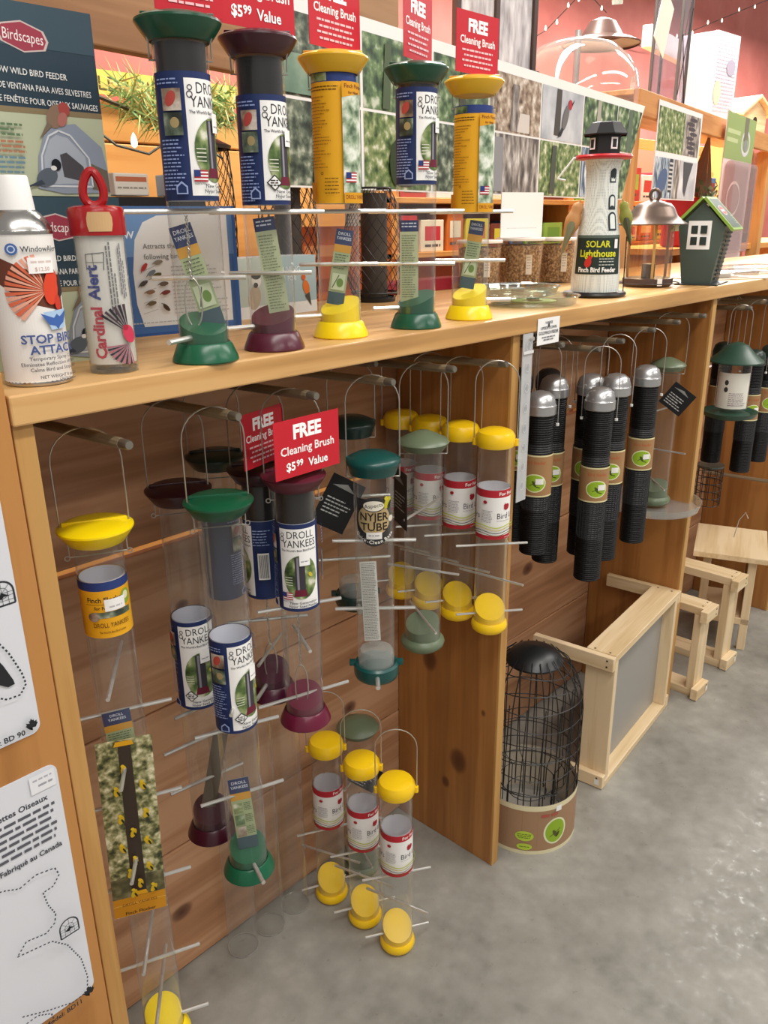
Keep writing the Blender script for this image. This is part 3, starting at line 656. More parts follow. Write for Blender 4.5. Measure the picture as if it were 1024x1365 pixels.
# ---- sage green tube feeders
def sage_feeder(label, loc, rot, H, bail=None, tray=False, rods=True):
    t = thing('tube_feeder', label, 'bird feeder', loc, rot); R = .0365; cm = plain('#66735a', .35)
    mb = MB(); mb.lathe([(R, .012), (R, H-.03)], CLEAR, 40); mb.build('tube', t)
    mb = MB(); mb.lathe([(.0001, H), (.012, H-.001), (.030, H-.009), (.046, H-.017), (.0492, H-.022), (.046, H-.027), (.039, H-.036), (.0375, H-.034), (.0001, H-.03)], cm, 40); mb.build('cap', t)
    mb = MB(); mb.lathe([(.0001, 0), (.034, .001), (.043, .008), (.0455, .016), (.044, .021), (.038, .027), (.0001, .027)], cm, 40); plug_geo(mb, .0345, .025, .045, .068, cm, 1.2); mb.build('base', t)
    if rods:
        for z, a in ((H*.66, 62), (H*.38, -20), (H*.15, -70)):
            mb = MB(); rod_geo(mb, z, a, -.075, .075, .0026); mb.build('perch', t)
    if bail:
        mb = MB(); mb.tube(bail_pts(.045, bail, H-.045, 0, .045), .0012, WIRE, 6); mb.tube([(-.045, 0, H-.045), (.045, 0, H-.045)], .0012, WIRE, 6); mb.build('wire_handle', t)
    if tray:
        mb = MB(); mb.lathe([(.0001, -.006), (.108, -.008), (.121, -.004), (.129, .016), (.133, .0165), (.126, -.006), (.108, -.0105), (.0001, -.0085)], clear('tray_plastic', '#eef0ee', .10, .75, .08, .07), 48); plabel(mb.build('tray', t), 'wide clear plastic seed tray')
    return t
loc, bz = hang(5, .672, .056, .004)
sage_feeder('sage green capped clear tube feeder hanging between nyjer tube and yellow feeders', loc, -49, .458, bz)
sage_feeder('sage green capped tube feeder standing on floor behind small yellow ones', (-.245, .232, 0), -44, .43)
loc, bz = hang(13, .705, .070)
sage_feeder('sage green capped tube feeder with wide clear tray hanging by second divider', loc, -66, .430, bz, True)

# ---- small yellow capped feeders
def finch_feeder(label, loc, rot, group, bail):
    t = thing('tube_feeder', label, 'bird feeder', loc, rot, group); R = .0335; H = .44; cm = plastic('#f3c716')
    mb = MB(); mb.lathe([(R, .012), (R, H-.03)], CLEAR, 36); mb.build('tube', t)
    mb = MB(); mb.lathe([(.0001, H), (.022, H-.001), (.034, H-.006), (.0388, H-.014), (.039, H-.026), (.037, H-.034), (.0345, H-.036), (.0001, H-.033)], cm, 36)
    for sg in (-1, 1): mb.lathe([(.0001, H-.020), (.005, H-.021), (.005, H-.034), (.0001, H-.035)], cm, 12, c=(sg*.0405, 0))
    mb.build('cap', t)
    mb = MB(); mb.lathe([(.0001, 0), (.031, .001), (.0365, .006), (.0385, .013), (.037, .021), (.0345, .025), (.0001, .025)], cm, 36); plug_geo(mb, .0317, .022, .036, .070, cm, 1.75); mb.build('base', t)
    mb = MB(); bird_lovers_label(mb, R, H-.222, H-.118, .2); mb.lathe([(R-.002, H-.222), (R-.002, H-.118)], paper('#dedce4'), 36); mb.build('paper_label', t)
    for z, a, l in ((H-.245, 14, .075), (.122, -28, .075), (.040, 16, .072)):
        mb = MB(); rod_geo(mb, z, a, -l, l, .0027); mb.build('perch', t)
    mb = MB(); mb.tube(bail_pts(.042, bail, H-.028, 0, .042), .0012, WIRE, 6); mb.build('wire_handle', t)
    return t
loc, bz = hang(6, .676, -.004, -.008)
g6 = 'small yellow feeders hanging by the first divider'
f1 = finch_feeder('small yellow capped feeder hanging frontmost beside the first divider, red and white label', loc, -55, g6, bz)
for y, lb in ((.088, 'small yellow capped feeder hanging second from front beside first divider'), (.170, 'small yellow capped feeder hanging third from front behind sage feeder'), (.252, 'small yellow capped feeder hanging last against the planks')):
    loc, bz = hang(6, .674, y, -.001); copy_tree(f1, None, loc, -52, lb)
g7 = 'small yellow feeders standing on the floor'
f2 = finch_feeder('small yellow capped feeder standing on floor, nearest of three', (-.351, .016, 0), -47, g7, .555)
copy_tree(f2, None, (-.349, .117, 0), -45, 'small yellow capped feeder standing on floor, middle of three')
f3 = copy_tree(f2, None, (-.353, .223, 0), -42, 'small yellow capped feeder standing on floor, farthest of three')
for ch in list(f3.children):
    pass

# ---- spare clear tubes
SPARE = ((-.584, .262, 'empty clear tube standing on floor by planks, leftmost of three'), (-.508, .262, 'empty clear tube standing on floor by planks, middle of three'), (-.430, .268, 'empty clear tube standing on floor by planks, rightmost of three'))
for (x, y, lb) in SPARE:
    t = thing('clear_tube', lb, 'tube', (x, y, 0), 0, 'spare clear tubes on the floor')
    mb = MB(); mb.lathe([(.032, .001), (.032, .55)], CLEAR, 36); mb.build('tube', t)
    mb = MB(); mb.lathe([(.0312, .0015), (.0335, .0015), (.0335, .004), (.0312, .004)], clear('tube_rim', '#f0f2f2', .15, .6, .08, .12), 36); mb.build('rim', t)
# ---- black mesh feeders with domes
KRAFT = plain('#a9835a', .7)
def mesh_feeder(label, loc, rot, H, bail, group='black mesh feeders in the middle bay', dome='#b9b9ba', lab=(.215, .30), off=.0):
    t = thing('mesh_feeder', label, 'bird feeder', loc, rot, group); R = .0315
    mb = MB(); mb.lathe([(.033, H-.050), (.0345, H-.048), (.0345, H-.030), (.033, H-.028), (.0325, H-.024), (.0285, H-.011), (.019, H-.003), (.008, H), (.0001, H)], plain(dome, .3, .75 if dome == '#b9b9ba' else .2), 36); mb.build('dome_cap', t)
    blk = plain('#0b0b0d', .5, 0, .3); gry = plain('#232427', .45, 0, .4)
    def ribs(z0, z1, mat, name, lbl=None):
        prof = []; n = max(2, int((z1-z0)/.0048))
        for k in range(n): z = z0+(z1-z0)*k/n; d = (z1-z0)/n; prof += [(R-.0012, z), (R, z+d*.3), (R, z+d*.7)]
        prof += [(R-.0012, z1)]; m = MB(); m.lathe(prof, mat, 30, smooth=False); o = m.build(name, t)
        if lbl: o['label'] = lbl
    ribs(.0, .105, blk, 'lower_sleeve'); ribs(lab[1]+.022, H-.046, blk, 'upper_sleeve')
    ribs(.105, lab[0], gry, 'mesh_panel', 'greyer see-through mesh band'); ribs(lab[1], lab[1]+.022, gry, 'mesh_panel', 'greyer see-through mesh band')
    mb = MB(); mb.lathe([(.0001, .001), (R-.001, 0), (R-.001, .004)], blk, 30); mb.build('bottom', t)
    # wires of the mesh
    mb = MB()
    for k in range(26):
        a = 2*PI*k/26; mb.tube([((R+.0004)*math.cos(a), (R+.0004)*math.sin(a), .108), ((R+.0004)*math.cos(a), (R+.0004)*math.sin(a), lab[0])], .0005, plain('#3c3d41', .4, .5), 3, caps=False)
    tag(mb.build('mesh_wires', t), kind='stuff')
    mb = MB(); P = Print(); h = (lab[1]-lab[0])*100; half = PI*3.2
    P.rect(-half, 0, half, h, '#d8cfa0'); P.rect(-half, .35, half, h-.35, '#a07a52')
    for s in (0, half-.1):
        P.text('Bird feeder', s, h-2.0, 1.1, '#b0603c', 'c', .02, maxw=4.6)
        P.ell(s, 3.2, 2.5, 2.1, '#dfe2b2'); P.ell(s, 3.2, 2.25, 1.85, '#93b52e'); P.ell(s-.1, 3.1, .3, .75, '#4a5a1c', 12, .5); P.line([(s-1.0, 2.6), (s+.9, 3.9)], .14, '#4a4a20'); P.line([(s+.2, 2.5), (s+1.2, 2.2)], .2, '#3e4a1a')
    P.rect(.2, 3.0, 1.9, 4.3, '#eeece8')
    P.emit(mb, on_cyl(.0328, off, lab[0])); mb.build('card_band', t)
    mb = MB(); p = bail_pts(.0385, bail, H-.072, 0, .0385); mb.tube(p, .0011, WIRE, 6)
    for sg in (-1, 1): mb.lathe([(.0001, H-.069), (.0038, H-.0695), (.0038, H-.075), (.0001, H-.0755)], plain('#d8d6d2', .3), 10, c=(sg*.038, 0))
    mb.build('wire_handle', t); return t
def mh(pn, y, ztop, H, dx=0.0):
    x, z = PEGS[pn]; zb = ztop-H; return (x+dx, y, zb), z-.012*(y+.02)/.33+.0083-zb
loc, bz = mh(9, -.030, 1.147, .462); m2 = mesh_feeder('black mesh tube feeder with silver dome, nearest and lowest of its group', loc, -62, .462, bz, lab=(.200, .283), off=.25)
loc, bz = mh(8, .028, 1.154, .370); mesh_feeder('shorter black mesh feeder with silver dome hanging left, beside divider', loc, -58, .370, bz, lab=(.140, .235), off=-.12)
loc, bz = mh(10, -.010, 1.160, .462); copy_tree(m2, None, loc, -72, 'black mesh feeder with silver dome half hidden right of the nearest one')
loc, bz = mh(11, -.010, 1.160, .462); copy_tree(m2, None, loc, -67, 'black mesh feeder with silver dome hanging rightmost of its group')
loc, bz = mh(9, .090, 1.160, .462); copy_tree(m2, None, loc, -63, 'black mesh feeder with silver dome hanging second on the peg behind the nearest')
loc, bz = mh(10, .062, 1.150, .462, .012); copy_tree(m2, None, loc, -80, 'black mesh feeder squeezed between two silver domed neighbours, mostly hidden')
loc, bz = mh(8, .150, 1.160, .440, .01); md = mesh_feeder('black mesh feeder with dark dome hanging behind the short one', loc, -58, .440, bz, dome='#3a3638', lab=(.190, .273))
loc, bz = mh(9, .195, 1.165, .440, .01); copy_tree(md, None, loc, -58, 'black mesh feeder with dark dome hanging at the back beside the planks')
loc, bz = mh(10, .180, 1.150, .440, .012); copy_tree(md, None, loc, -58, 'black mesh feeder with dark dome at the back, behind the rightmost silver domes')

# ================================================================== ON THE COUNTER
# ---- spray can
t = thing('spray_can', 'white spray can with red bird picture standing at the left end of counter', 'spray can', (-.936, .048, T), -22)
mb = MB(); mb.lathe([(.0001, .001), (.034, 0), (.0375, .002), (.0375, .006), (.0365, .008), (.0365, .163), (.0375, .166), (.0375, .170), (.0355, .172)], plain('#e9e6e1', .35), 44); body = mb.build('can_body', t)
mb = MB(); mb.lathe([(.0378, .166), (.0380, .1685), (.0372, .171), (.034, .179), (.027, .188), (.0215, .192)], plain('#b8b6b2', .22, 1.0), 40); plabel(mb.build('metal_shoulder', t), 'bare metal shoulder of spray can')
mb = MB(); mb.lathe([(.0374, .001), (.0379, .003), (.0374, .006)], plain('#b8b6b2', .22, 1.0), 40); plabel(mb.build('bottom_rim', t), 'bare metal bottom rim')
mb = MB(); mb.lathe([(.0225, .190), (.0222, .195), (.0195, .224), (.0185, .227), (.0001, .228)], plain('#efeeec', .4), 36); mb.build('cap', t)
mb = MB(); P = Print(); half = 11.3
P.rect(-half, .4, half, 16.4, '#ece8e3')
ux = -1.0
P.poly([(-half+2, 16.2), (-3.4, 16.2), (-2.6, 14.3), (1.0, 12.6), (4.6, 12.2), (4.6, 8.2), (2.4, 8.6), (0, 9.3), (-2.6, 11.2), (-5, 12.6), (-half+2, 13)], '#6a3a2a')
for k in range(15):
    a = 1.75+k*.155; P.poly([(2.0, 10.6), (2.0+4.3*math.cos(a)*1.02, 10.6+4.0*math.sin(a)), (2.0+4.3*math.cos(a+.11), 10.6+4.0*math.sin(a+.11))], '#d96a4a' if k % 2 else '#e8a890')
P.ell(2.7, 11.0, 1.0, 2.0, '#d8452a', 20, -.2); P.ell(3.3, 9.2, .5, .9, '#c83a2a', 12); P.poly([(3.6, 11.5), (4.4, 13.2), (4.5, 10.2), (3.7, 9.6)], '#3a2a30')
P.ell(-.95, 15.1, .62, .62, '#4a6aa8', 16); P.ring(-.95, 15.1, .4, .4, .12, '#c9d6ea', 12); P.text('WindowAlert', -.1, 14.8, .85, '#3a3c48', 'l', .01, maxw=4.4)
P.rect(.4, 12.5, 3.2, 14.2, '#f4f2f0'); P.dash(.7, 3.0, 13.6, .22, '#d8c4c0'); P.text('$12.50', 1.0, 12.75, .6, '#d0a8a0')
P.poly([(1.2, 8.3), (4.2, 8.5), (3.7, 6.4), (1.9, 6.3)], '#a9c6e4'); P.poly([(.9, 8.2), (2.3, 7.6), (2.7, 8.0), (3.1, 7.7), (4.4, 8.4), (3.6, 7.0), (3.0, 6.7), (2.7, 6.3), (2.4, 6.7), (1.7, 6.9)], '#3f64ac')
P.text('STOP BIRD', 1.9, 4.95, 1.35, '#4a5c92', 'c', .025); P.text('ATTACK', 2.1, 3.75, 1.35, '#4a5c92', 'c', .025)
P.text('Temporary Spray Coating', 2.2, 3.05, .58, '#4c4a52', 'c', .01, maxw=6.0); P.text('Eliminates Reflection of Bird and', 2.0, 2.42, .58, '#4c4a52', 'c', .01, maxw=7.4); P.text('Calms Bird and Stops Attack', 2.3, 1.8, .58, '#4c4a52', 'c', .01, maxw=6.3)
P.text('NET WEIGHT 8 oz (226 g)', 2.6, .98, .5, '#4c4a52', 'c', .012, maxw=5.2); P.text('CAUTION:', 2.7, .62, .34, '#4c4a52', 'c', .015); P.dash(.9, 4.6, .44, .14, '#6c6a70')
P.emit(mb, on_cyl(.0366, 0, 0)); mb.build('printed_label', t)

# ---- red capped tube
t = thing('decal_tube', 'clear tube with red hanging cap and rolled white sheet beside spray can', 'tube', (-.838, .048, T), -28)
mb = MB(); mb.lathe([(.0295, .001), (.0295, .172)], clear('tube_wall', '#eeeeea', .06, .5), 40); mb.lathe([(.0001, .0012), (.0293, .001), (.0285, .006), (.0001, .006)], clear('tube_wall'), 36); mb.build('tube', t)
RED = plain('#a3181c', .22)
mb = MB(); mb.lathe([(.0308, .163), (.0325, .163), (.0328, .168), (.0328, .190), (.031, .1945), (.022, .1965), (.0001, .197)], RED, 40)
pts = [(.0125*math.sin(2*PI*k/28)*(1-.42*max(0, -math.cos(2*PI*k/28)))*1.0, 0, .2155-.0205*math.cos(2*PI*k/28)) for k in range(28)]
pts = [(.0145*math.sin(2*PI*k/28)*(.55+.45*(.5+.5*math.cos(2*PI*k/28))), 0, .2155-.0190*math.cos(2*PI*k/28)) for k in range(28)]
mb.tube(pts, .0052, RED, 10, closed=True); cp = mb.build('red_cap', t)
mb = MB(); P = Print(); P.poly([(-1.35, 16.75), (1.25, 16.75), (1.45, 17.5), (1.45, 18.3), (1.2, 18.9), (-1.3, 18.9), (-1.5, 18.2), (-1.5, 17.4)], '#c9a476'); P.emit(mb, on_cyl(.0330, .1)); plabel(mb.build('price_sticker', cp), 'tan price sticker on red cap')
mb = MB(); mb.lathe([(.0280, .012), (.0280, .166)], plain('#ebe9e8', .6), 40)
P = Print()
P.text('Cardinal', -.7, 1.9, 2.0, '#c8324a', 'l', .035, PI/2, sx=.92, maxw=7.6); P.text('Alert', -.7, 9.0, 2.0, '#3a4a9a', 'l', .035, PI/2, sx=.95, maxw=4.0)
P.line([(-1.9, 12.4), (-1.9, 14.2), (.3, 14.4), (.1, 12.4)], .08, '#3a3a46'); P.line([(-1.0, 12.4), (-1.0, 14.3)], .06, '#3a3a46'); P.line([(-1.9, 13.3), (.1, 13.3)], .06, '#3a3a46')
for k, (x, a, b) in enumerate(((.5, 7.6, 15.2), (.85, 6.4, 15.6), (1.2, 8.0, 12.0), (1.9, 9.5, 15.0), (2.2, 9.0, 15.4), (2.5, 9.2, 13.4))): P.dash(a, b, x, .17, '#77757c', True)
for k in range(13):
    a = PI*1.02+k*.135; P.poly([(2.0, 3.6), (2.0+2.6*math.cos(a), 3.6+2.5*math.sin(a)), (2.0+2.6*math.cos(a+.1), 3.6+2.5*math.sin(a+.1))], '#3c3440' if k % 2 else '#b06a7a')
for k in range(6):
    a = 1.25+k*.15; P.poly([(2.1, 4.8), (2.1+3.9*math.cos(a+.35), 4.8+3.6*math.sin(a+.35)), (2.1+3.7*math.cos(a+.46), 4.8+3.6*math.sin(a+.46))], '#2e2830' if k % 2 else '#4a3a44')
P.ell(2.1, 4.8, .75, 1.15, '#c83a56', 18, .3); P.ell(1.7, 5.6, .35, .35, '#a8283c', 12)
P.emit(mb, on_cyl(.0281, .0, 0)); mb.build('rolled_sheet', t)

# ---- window feeder boxes
def card_box(name, label, loc, rot, w, d, h, face, prn, cat='box', group=None, side=None):
    t = thing(name, label, cat, loc, rot, group)
    mb = MB(); mb.box(-w/2, 0, 0, w/2, d, h, paper(face), .0015); mb.build('carton', t)
    mb = MB(); P = Print(); prn(P, w*100, h*100); P.emit(mb, on_plane((-w/2, -.0002, 0), *FRONT)); mb.build('printed_face', t); return t
def feeder_box(P, w, h):
    P.rect(0, 0, w, h, '#b9c0a4'); P.rect(0, h*.46, w, h, '#2c3f4c'); P.rect(0, h*.44, w, h*.47, '#8a7a5c'); P.rect(0, h*.78, w, h, '#39505c')
    lg = lambda k, c: P.poly([(w-9.2-3.3*k, h-3.1), (w-9.2-2.6*k, h-3.7+1.2*k), (w-9.2, h-3.7+1.75*k), (w-9.2+2.7*k, h-3.7+.9*k), (w-9.2+3.2*k, h-3.9), (w-9.2+2.7*k, h-3.7-1.2*k), (w-9.2, h-3.7-1.65*k), (w-9.2-2.7*k, h-3.7-.7*k)], c)
    lg(1.0, '#c9b7b4'); lg(.9, '#9a3a4c'); P.text('Birdscapes', w-9.2, h-4.2, 1.7, '#f0e6e4', 'c', .0, -.05, maxw=5.0)
    P.text('WINDOW WILD BIRD FEEDER', w-4.2, h-7.9, .98, '#e6e8e6', 'r', .008, -.02, maxw=11.2)
    P.text('ALIMENTADOR DE VENTANA PARA AVES SILVESTRES', w-1.2, h-9.6, .98, '#e6e8e6', 'r', .008, -.02, maxw=17.0); P.text('MANGEOIRE DE FENÊTRE POUR OISEAUX SAUVAGES', w-.5, h-11.1, .98, '#e6e8e6', 'r', .008, -.02, maxw=17.6)
    c = '#8e98a8'
    P.poly([(w-9.9, .9), (w-9.3, 4.6), (w-8.3, 7.0), (w-6.9, 8.2), (w-3.9, 8.6), (w-.6, 6.0), (w-.1, 3.0), (w-.1, .5), (w-6.5, .3)], c)
    P.poly([(w-8.9, 1.4), (w-8.6, 4.6), (w-7.6, 6.6), (w-6.6, 7.2), (w-5.2, 6.9), (w-3.1, 4.8), (w-2.9, 1.6)], '#aab2be'); P.poly([(w-6.3, 2.3), (w-6.5, 4.9), (w-5.6, 5.2), (w-3.5, 3.6), (w-3.2, 1.7)], '#4c4a50')
    P.poly([(w-2.6, .9), (w-2.4, 4.0), (w-.2, 3.2), (w-.1, .6)], '#6c6458'); P.line([(w-9.3, 1.2), (w-8.9, 4.7), (w-7.7, 7.0), (w-6.3, 7.7), (w-4.8, 7.2), (w-2.6, 4.6), (w-2.5, 1.2), (w-9.3, 1.2)], .22, '#d3d8de')
    P.ell(w-6.4, 9.3, 1.1, 1.5, '#8c7260', 18, -.6); P.ell(w-5.2, 10.2, .75, .8, '#a84a46', 16); P.poly([(w-7.6, 8.6), (w-8.9, 6.6), (w-7.0, 8.2)], '#7a6a5a'); P.ell(w-5.6, 9.0, .6, .9, '#b07068', 14, -.5)
    P.ell(w-8.6, 2.2, 1.0, 1.5, '#5a6470', 18, -1.1); P.ell(w-7.2, 3.7, .65, .7, '#1c2028', 14); P.ell(w-7.6, 3.3, .4, .3, '#e6e6e4', 10); P.poly([(w-9.4, 1.9), (w-11.8, .9), (w-9.0, 1.4)], '#3a4250')
    P.para(w-14.5, w-10.9, 7.9, 3, .55, .26, '#5f7a58', .25); P.para(w-14.5, w-10.6, 6.0, 3, .55, .26, '#b0785a', .25); P.para(w-14.5, w-10.6, 4.2, 4, .55, .26, '#6a8a9a', .25)
gw = 'window bird feeder boxes stacked at the left end'
card_box('feeder_box', 'dark teal window feeder box, lower of the two stacked behind spray can', (-.882, .155, T), 0, .275, .10, .209, '#4a5a58', feeder_box, 'box', gw)
card_box('feeder_box', 'dark teal window feeder box, upper of the two stacked at picture left edge', (-.886, .158, T+.210), 0, .265, .098, .214, '#4a5a58', feeder_box, 'box', gw)
# ---- blue seed chart
def chart(P, w, h):
    P.rect(0, 0, w, h, '#4a6fa6'); P.rect(0, h*.62, w, h*.98, '#6d93c2'); 
    P.poly([(7.2, h*.07), (6.3, h*.25), (6.2, h*.5), (7.0, h*.75), (8.6, h*.88), (11.0, h*.93), (w-1.2, h*.95), (w-1.2, h*.07)], '#e4e5e4')
    P.text('low', 3.3, h*.76, 2.5, '#e9eef6', 'l', .0); P.para(3.4, 5.6, h*.64, 2, .5, .2, '#9db8dc'); P.para(3.2, 5.4, h*.4, 3, .5, .18, '#9db8dc')
    P.text('Attracts the', 8.2, h*.68, 1.15, '#7a7876', 'l', .004); P.text('following birds', 8.2, h*.60, 1.15, '#7a7876', 'l', .004)
    P.para(12.6, w-2.0, h*.53, 13, .62, .2, '#b5b4b2', .35)
    for (x, y, c, a) in [(q[0]+2.6, q[1], q[2], q[3]) for q in ((5.4, 10.9, '#b83a38', .9), (7.8, 11.6, '#8a8070', .2), (5.0, 8.4, '#4a4440', .5), (7.4, 9.6, '#5a5430', .3), (8.4, 8.2, '#6a5a50', .1), (8.6, 6.8, '#7a3a34', .2), (6.0, 5.2, '#6a5c40', .2), (8.4, 4.4, '#4a3828', -.8), (5.9, 7.0, '#8a6a50', .1), (6.4, 10.0, '#6f7a80', .5))]:
        P.ell(x, y, .72, .36, c, 14, a); P.ell(x+.55*math.cos(a), y+.55*math.sin(a), .26, .24, c, 10); P.poly([(x-.5*math.cos(a), y-.5*math.sin(a)), (x-1.25*math.cos(a+.1), y-1.25*math.sin(a+.1)), (x-.6*math.cos(a-.5), y-.6*math.sin(a-.5))], c)
    for k in range(5): P.line([(7.0+k*.2, 3.6+k*1.7), (9.5, 4.2+k*1.7)], .06, '#8a8884')
    P.dash(5.0, w-4, h*.1, .2, '#b0b0ae'); P.rect(0, 0, w, .45, '#2f5696'); P.rect(w-.6, 0, w, h, '#2f5696')
card_box('seed_chart', 'blue and white seed chart board standing behind the red capped tube', (-.578, .310, T), -10.6, .245, .022, .202, '#3d62a0', chart, 'sign')
# ---- chickadee box
def birdbox(P, w, h):
    P.rect(0, 0, w, h, '#9fb7bd'); P.rect(0, 0, w*.5, h, '#b7c4bc'); P.rect(0, 0, w, h*.2, '#e0e2e2')
    P.ell(w*.22, h*.34, 1.6, 2.3, '#b5a48c', 18, -.3); P.ell(w*.25, h*.62, 1.25, 1.2, '#e4e2dc', 16); P.ell(w*.25, h*.71, 1.25, .75, '#2c2826', 16); P.ell(w*.24, h*.55, .6, .5, '#2c2826', 12)
    P.text('LIVING', w*.68, h*.72, 1.6, '#d8e6ea', 'c', .02); P.text('FOR', w*.68, h*.58, 1.3, '#d8e6ea', 'c', .02)
    P.ell(w*.86, h*.44, .9, 1.5, '#d2702c', 16, .3); P.ell(w*.83, h*.62, .6, .6, '#c85a20', 12); P.poly([(w*.84, h*.3), (w*.92, h*.1), (w*.9, h*.35)], '#4a443c')
card_box('bird_carton', 'pale blue carton with chickadee picture standing behind the maroon feeder', (-.286, .385, T), 4, .222, .07, .112, '#c9d0d0', birdbox)

# ---- diamond wire cages
def wire_cage(label, loc, rbot, rmid, rtop, h, roof=True, inner=None):
    t = thing('wire_feeder', label, 'bird feeder', loc, 0)
    def rad(z): u = z/h; return rbot*(1-u)**2+2*rmid*u*(1-u)*1.25+rtop*u*u
    mb = MB(); n = 18
    for s in (1, -1):
        for k in range(n):
            pts = []
            for j in range(13):
                u = j/12; z = h*(.04+.90*u); a = 2*PI*k/n+s*u*2.6; r = rad(z); pts.append((r*math.cos(a), r*math.sin(a), z))
            mb.tube(pts, .0009, DARKWIRE, 3, caps=False)
    tag(mb.build('diamond_mesh', t), kind='stuff')
    mb = MB()
    for z in (.02, h*.94): mb.tube([(rad(z)*math.cos(2*PI*k/28), rad(z)*math.sin(2*PI*k/28), z) for k in range(28)], .0025, DARKWIRE, 6, closed=True)
    mb.lathe([(.0001, 0), (rbot*1.05, 0), (rbot*1.08, .008), (rbot*1.0, .012)], DARKWIRE, 30); mb.build('rim_and_floor', t)
    if roof: mb = MB(); mb.lathe([(rtop*1.12, h*.93), (rtop*1.15, h*.95), (rtop*.7, h*.985), (.004, h), (.0001, h)], plain('#2c2624', .4), 30); mb.build('roof', t)
    if inner: mb = MB(); mb.lathe([(.0001, .01), (inner, .011), (inner, h*.9)], plain('#3c342e', .6), 24); plabel(mb.build('inner_tube', t), 'dark inner tube behind the wires')
    return t
wire_cage('dark diamond wire feeder standing behind, between two leftmost tube feeders', (-.372, .500, T), .056, .062, .058, .33)
wire_cage('dark diamond wire feeder standing behind the middle yellow tube feeder', (-.165, .485, T), .052, .062, .05, .27, True, .028)
wire_cage('rounded dark wire feeder standing behind the fourth tube feeder', (.050, .440, T), .045, .082, .03, .26, False, .03)
# orange carton, red tray and black display box behind
def pbox(name, label, cat, x0, y0, z0, x1, y1, z1, c, extra=None, rot=0):
    t = thing(name, label, cat, ((x0+x1)/2, (y0+y1)/2, z0), rot)
    w, d, h = x1-x0, y1-y0, z1-z0
    mb = MB(); mb.box(-w/2, -d/2, 0, w/2, d/2, h, c if not isinstance(c, str) else paper(c), .002); mb.build('carton', t)
    if extra:
        mb = MB(); P = Print(); extra(P, w*100, h*100); P.emit(mb, on_plane((-w/2, -d/2-.0002, 0), *FRONT)); mb.build('printed_face', t)
    return t
pbox('carton', 'plain orange carton standing at the back behind dark wire feeders', 'box', -.10, .545, T, .12, .595, T+.165, '#c8602c', lambda P, w, h: (P.rect(2, 2, w-2, h*.3, '#a84a20'), P.rect(3, h*.6, w*.6, h*.75, '#e0905c')))
pbox('display_box', 'black display box with two white squares behind the blue chart', 'box', -.55, .50, T, -.36, .56, T+.222, '#1f1d20', lambda P, w, h: (P.rect(0, 0, w, h, '#1f1d20'), P.rect(1.2, h-5.0, 3.4, h-1.6, '#eceae6'), P.rect(8.4, h-4.8, 10.4, h-1.8, '#eceae6'), P.dash(11, 16, h-2.6, .3, '#8a888a'), P.rect(0, 0, w, h-6.6, '#e8e6e2')))
pbox('carton', 'small white and yellow carton on top of the black display box, left', 'box', -.545, .51, T+.224, -.475, .55, T+.262, '#dcd6c8', lambda P, w, h: (P.rect(.4, 2.4, w-.4, 3.2, '#b86a4a'), P.dash(.6, w-.6, 1.2, .3, '#9a9488')))
pbox('carton', 'small pale blue carton on top of the black display box, right', 'box', -.435, .51, T+.224, -.36, .55, T+.262, '#c9dbe0', lambda P, w, h: (P.ell(w*.7, h*.5, 1.2, 1.1, '#c8c85a'), P.dash(.6, 3.4, 2.4, .4, '#5a8aa0')))
pbox('carton', 'long red carton with white flecks behind the rightmost yellow tube feeder', 'box', .16, .51, T, .48, .575, T+.03, '#8c1f2c')
t = pbox('picture_card', 'white card with green leaf pattern standing behind fourth and fifth feeders', 'sign', .10, .575, T, .20, .585, T+.33, '#e4ddd6', lambda P, w, h: [P.ell(random.uniform(2, w-2), random.uniform(h*.4, h-2), 1.0, 2.0, '#8aa888', 12, random.uniform(-1, 1)) for k in range(9)])

# ---- seed filled cups
def cup(label, x, y, r, h):
    t = thing('seed_cup', label, 'cup', (x, y, T), 0, 'cups filled with brown seed')
    mb = MB(); mb.lathe([(.0001, .001), (r*.86, 0), (r*.9, .004), (r, h-.002), (r+.002, h), (r+.002, h+.003), (r-.001, h+.003)], clear('tub_plastic', '#f2efe8', .05, .5), 32); mb.build('tub', t)
    mb = MB(); mb.lathe([(.0001, .004), (r*.86, .004), (r*.965, h*.90), (r*.8, h*.93), (.0001, h*.95)], SEED, 32); mb.build('seed_fill', t)
    mb = MB(); mb.lathe([(r-.003, h+.003), (r+.003, h+.002), (r+.004, h+.007), (r+.002, h+.010), (.0001, h+.009)], plain('#e9e5de', .35), 32); mb.build('lid', t)
    mb = MB(); P = Print(); P.rect(-.9, 3.2, .9, 8.4, '#cfc6b6'); P.para(-.7, .7, 7.6, 5, .7, .2, '#8a8278', .2); P.emit(mb, on_cyl(r*.95, -.55)); mb.build('paper_tag', t); return t
cup('clear cup of brown seed with paper tag standing under white card', .645, .445, .064, .118)
cup('clear cup of brown seed standing directly behind the lighthouse feeder', .80, .425, .056, .115)
cup('clear cup of brown seed mostly hidden behind rightmost yellow tube feeder', .49, .47, .058, .115)
def wcard(P, w, h): P.rect(0, 0, w, h, '#f2f1ef'); P.dash(2, w-2, h*.2, .2, '#d8d6d2')
pbox('blank_card', 'blank white card standing on the lid of tagged seed cup', 'sign', .585, .45, T+.128, .725, .454, T+.245, '#f2f1ef', wcard, -20)

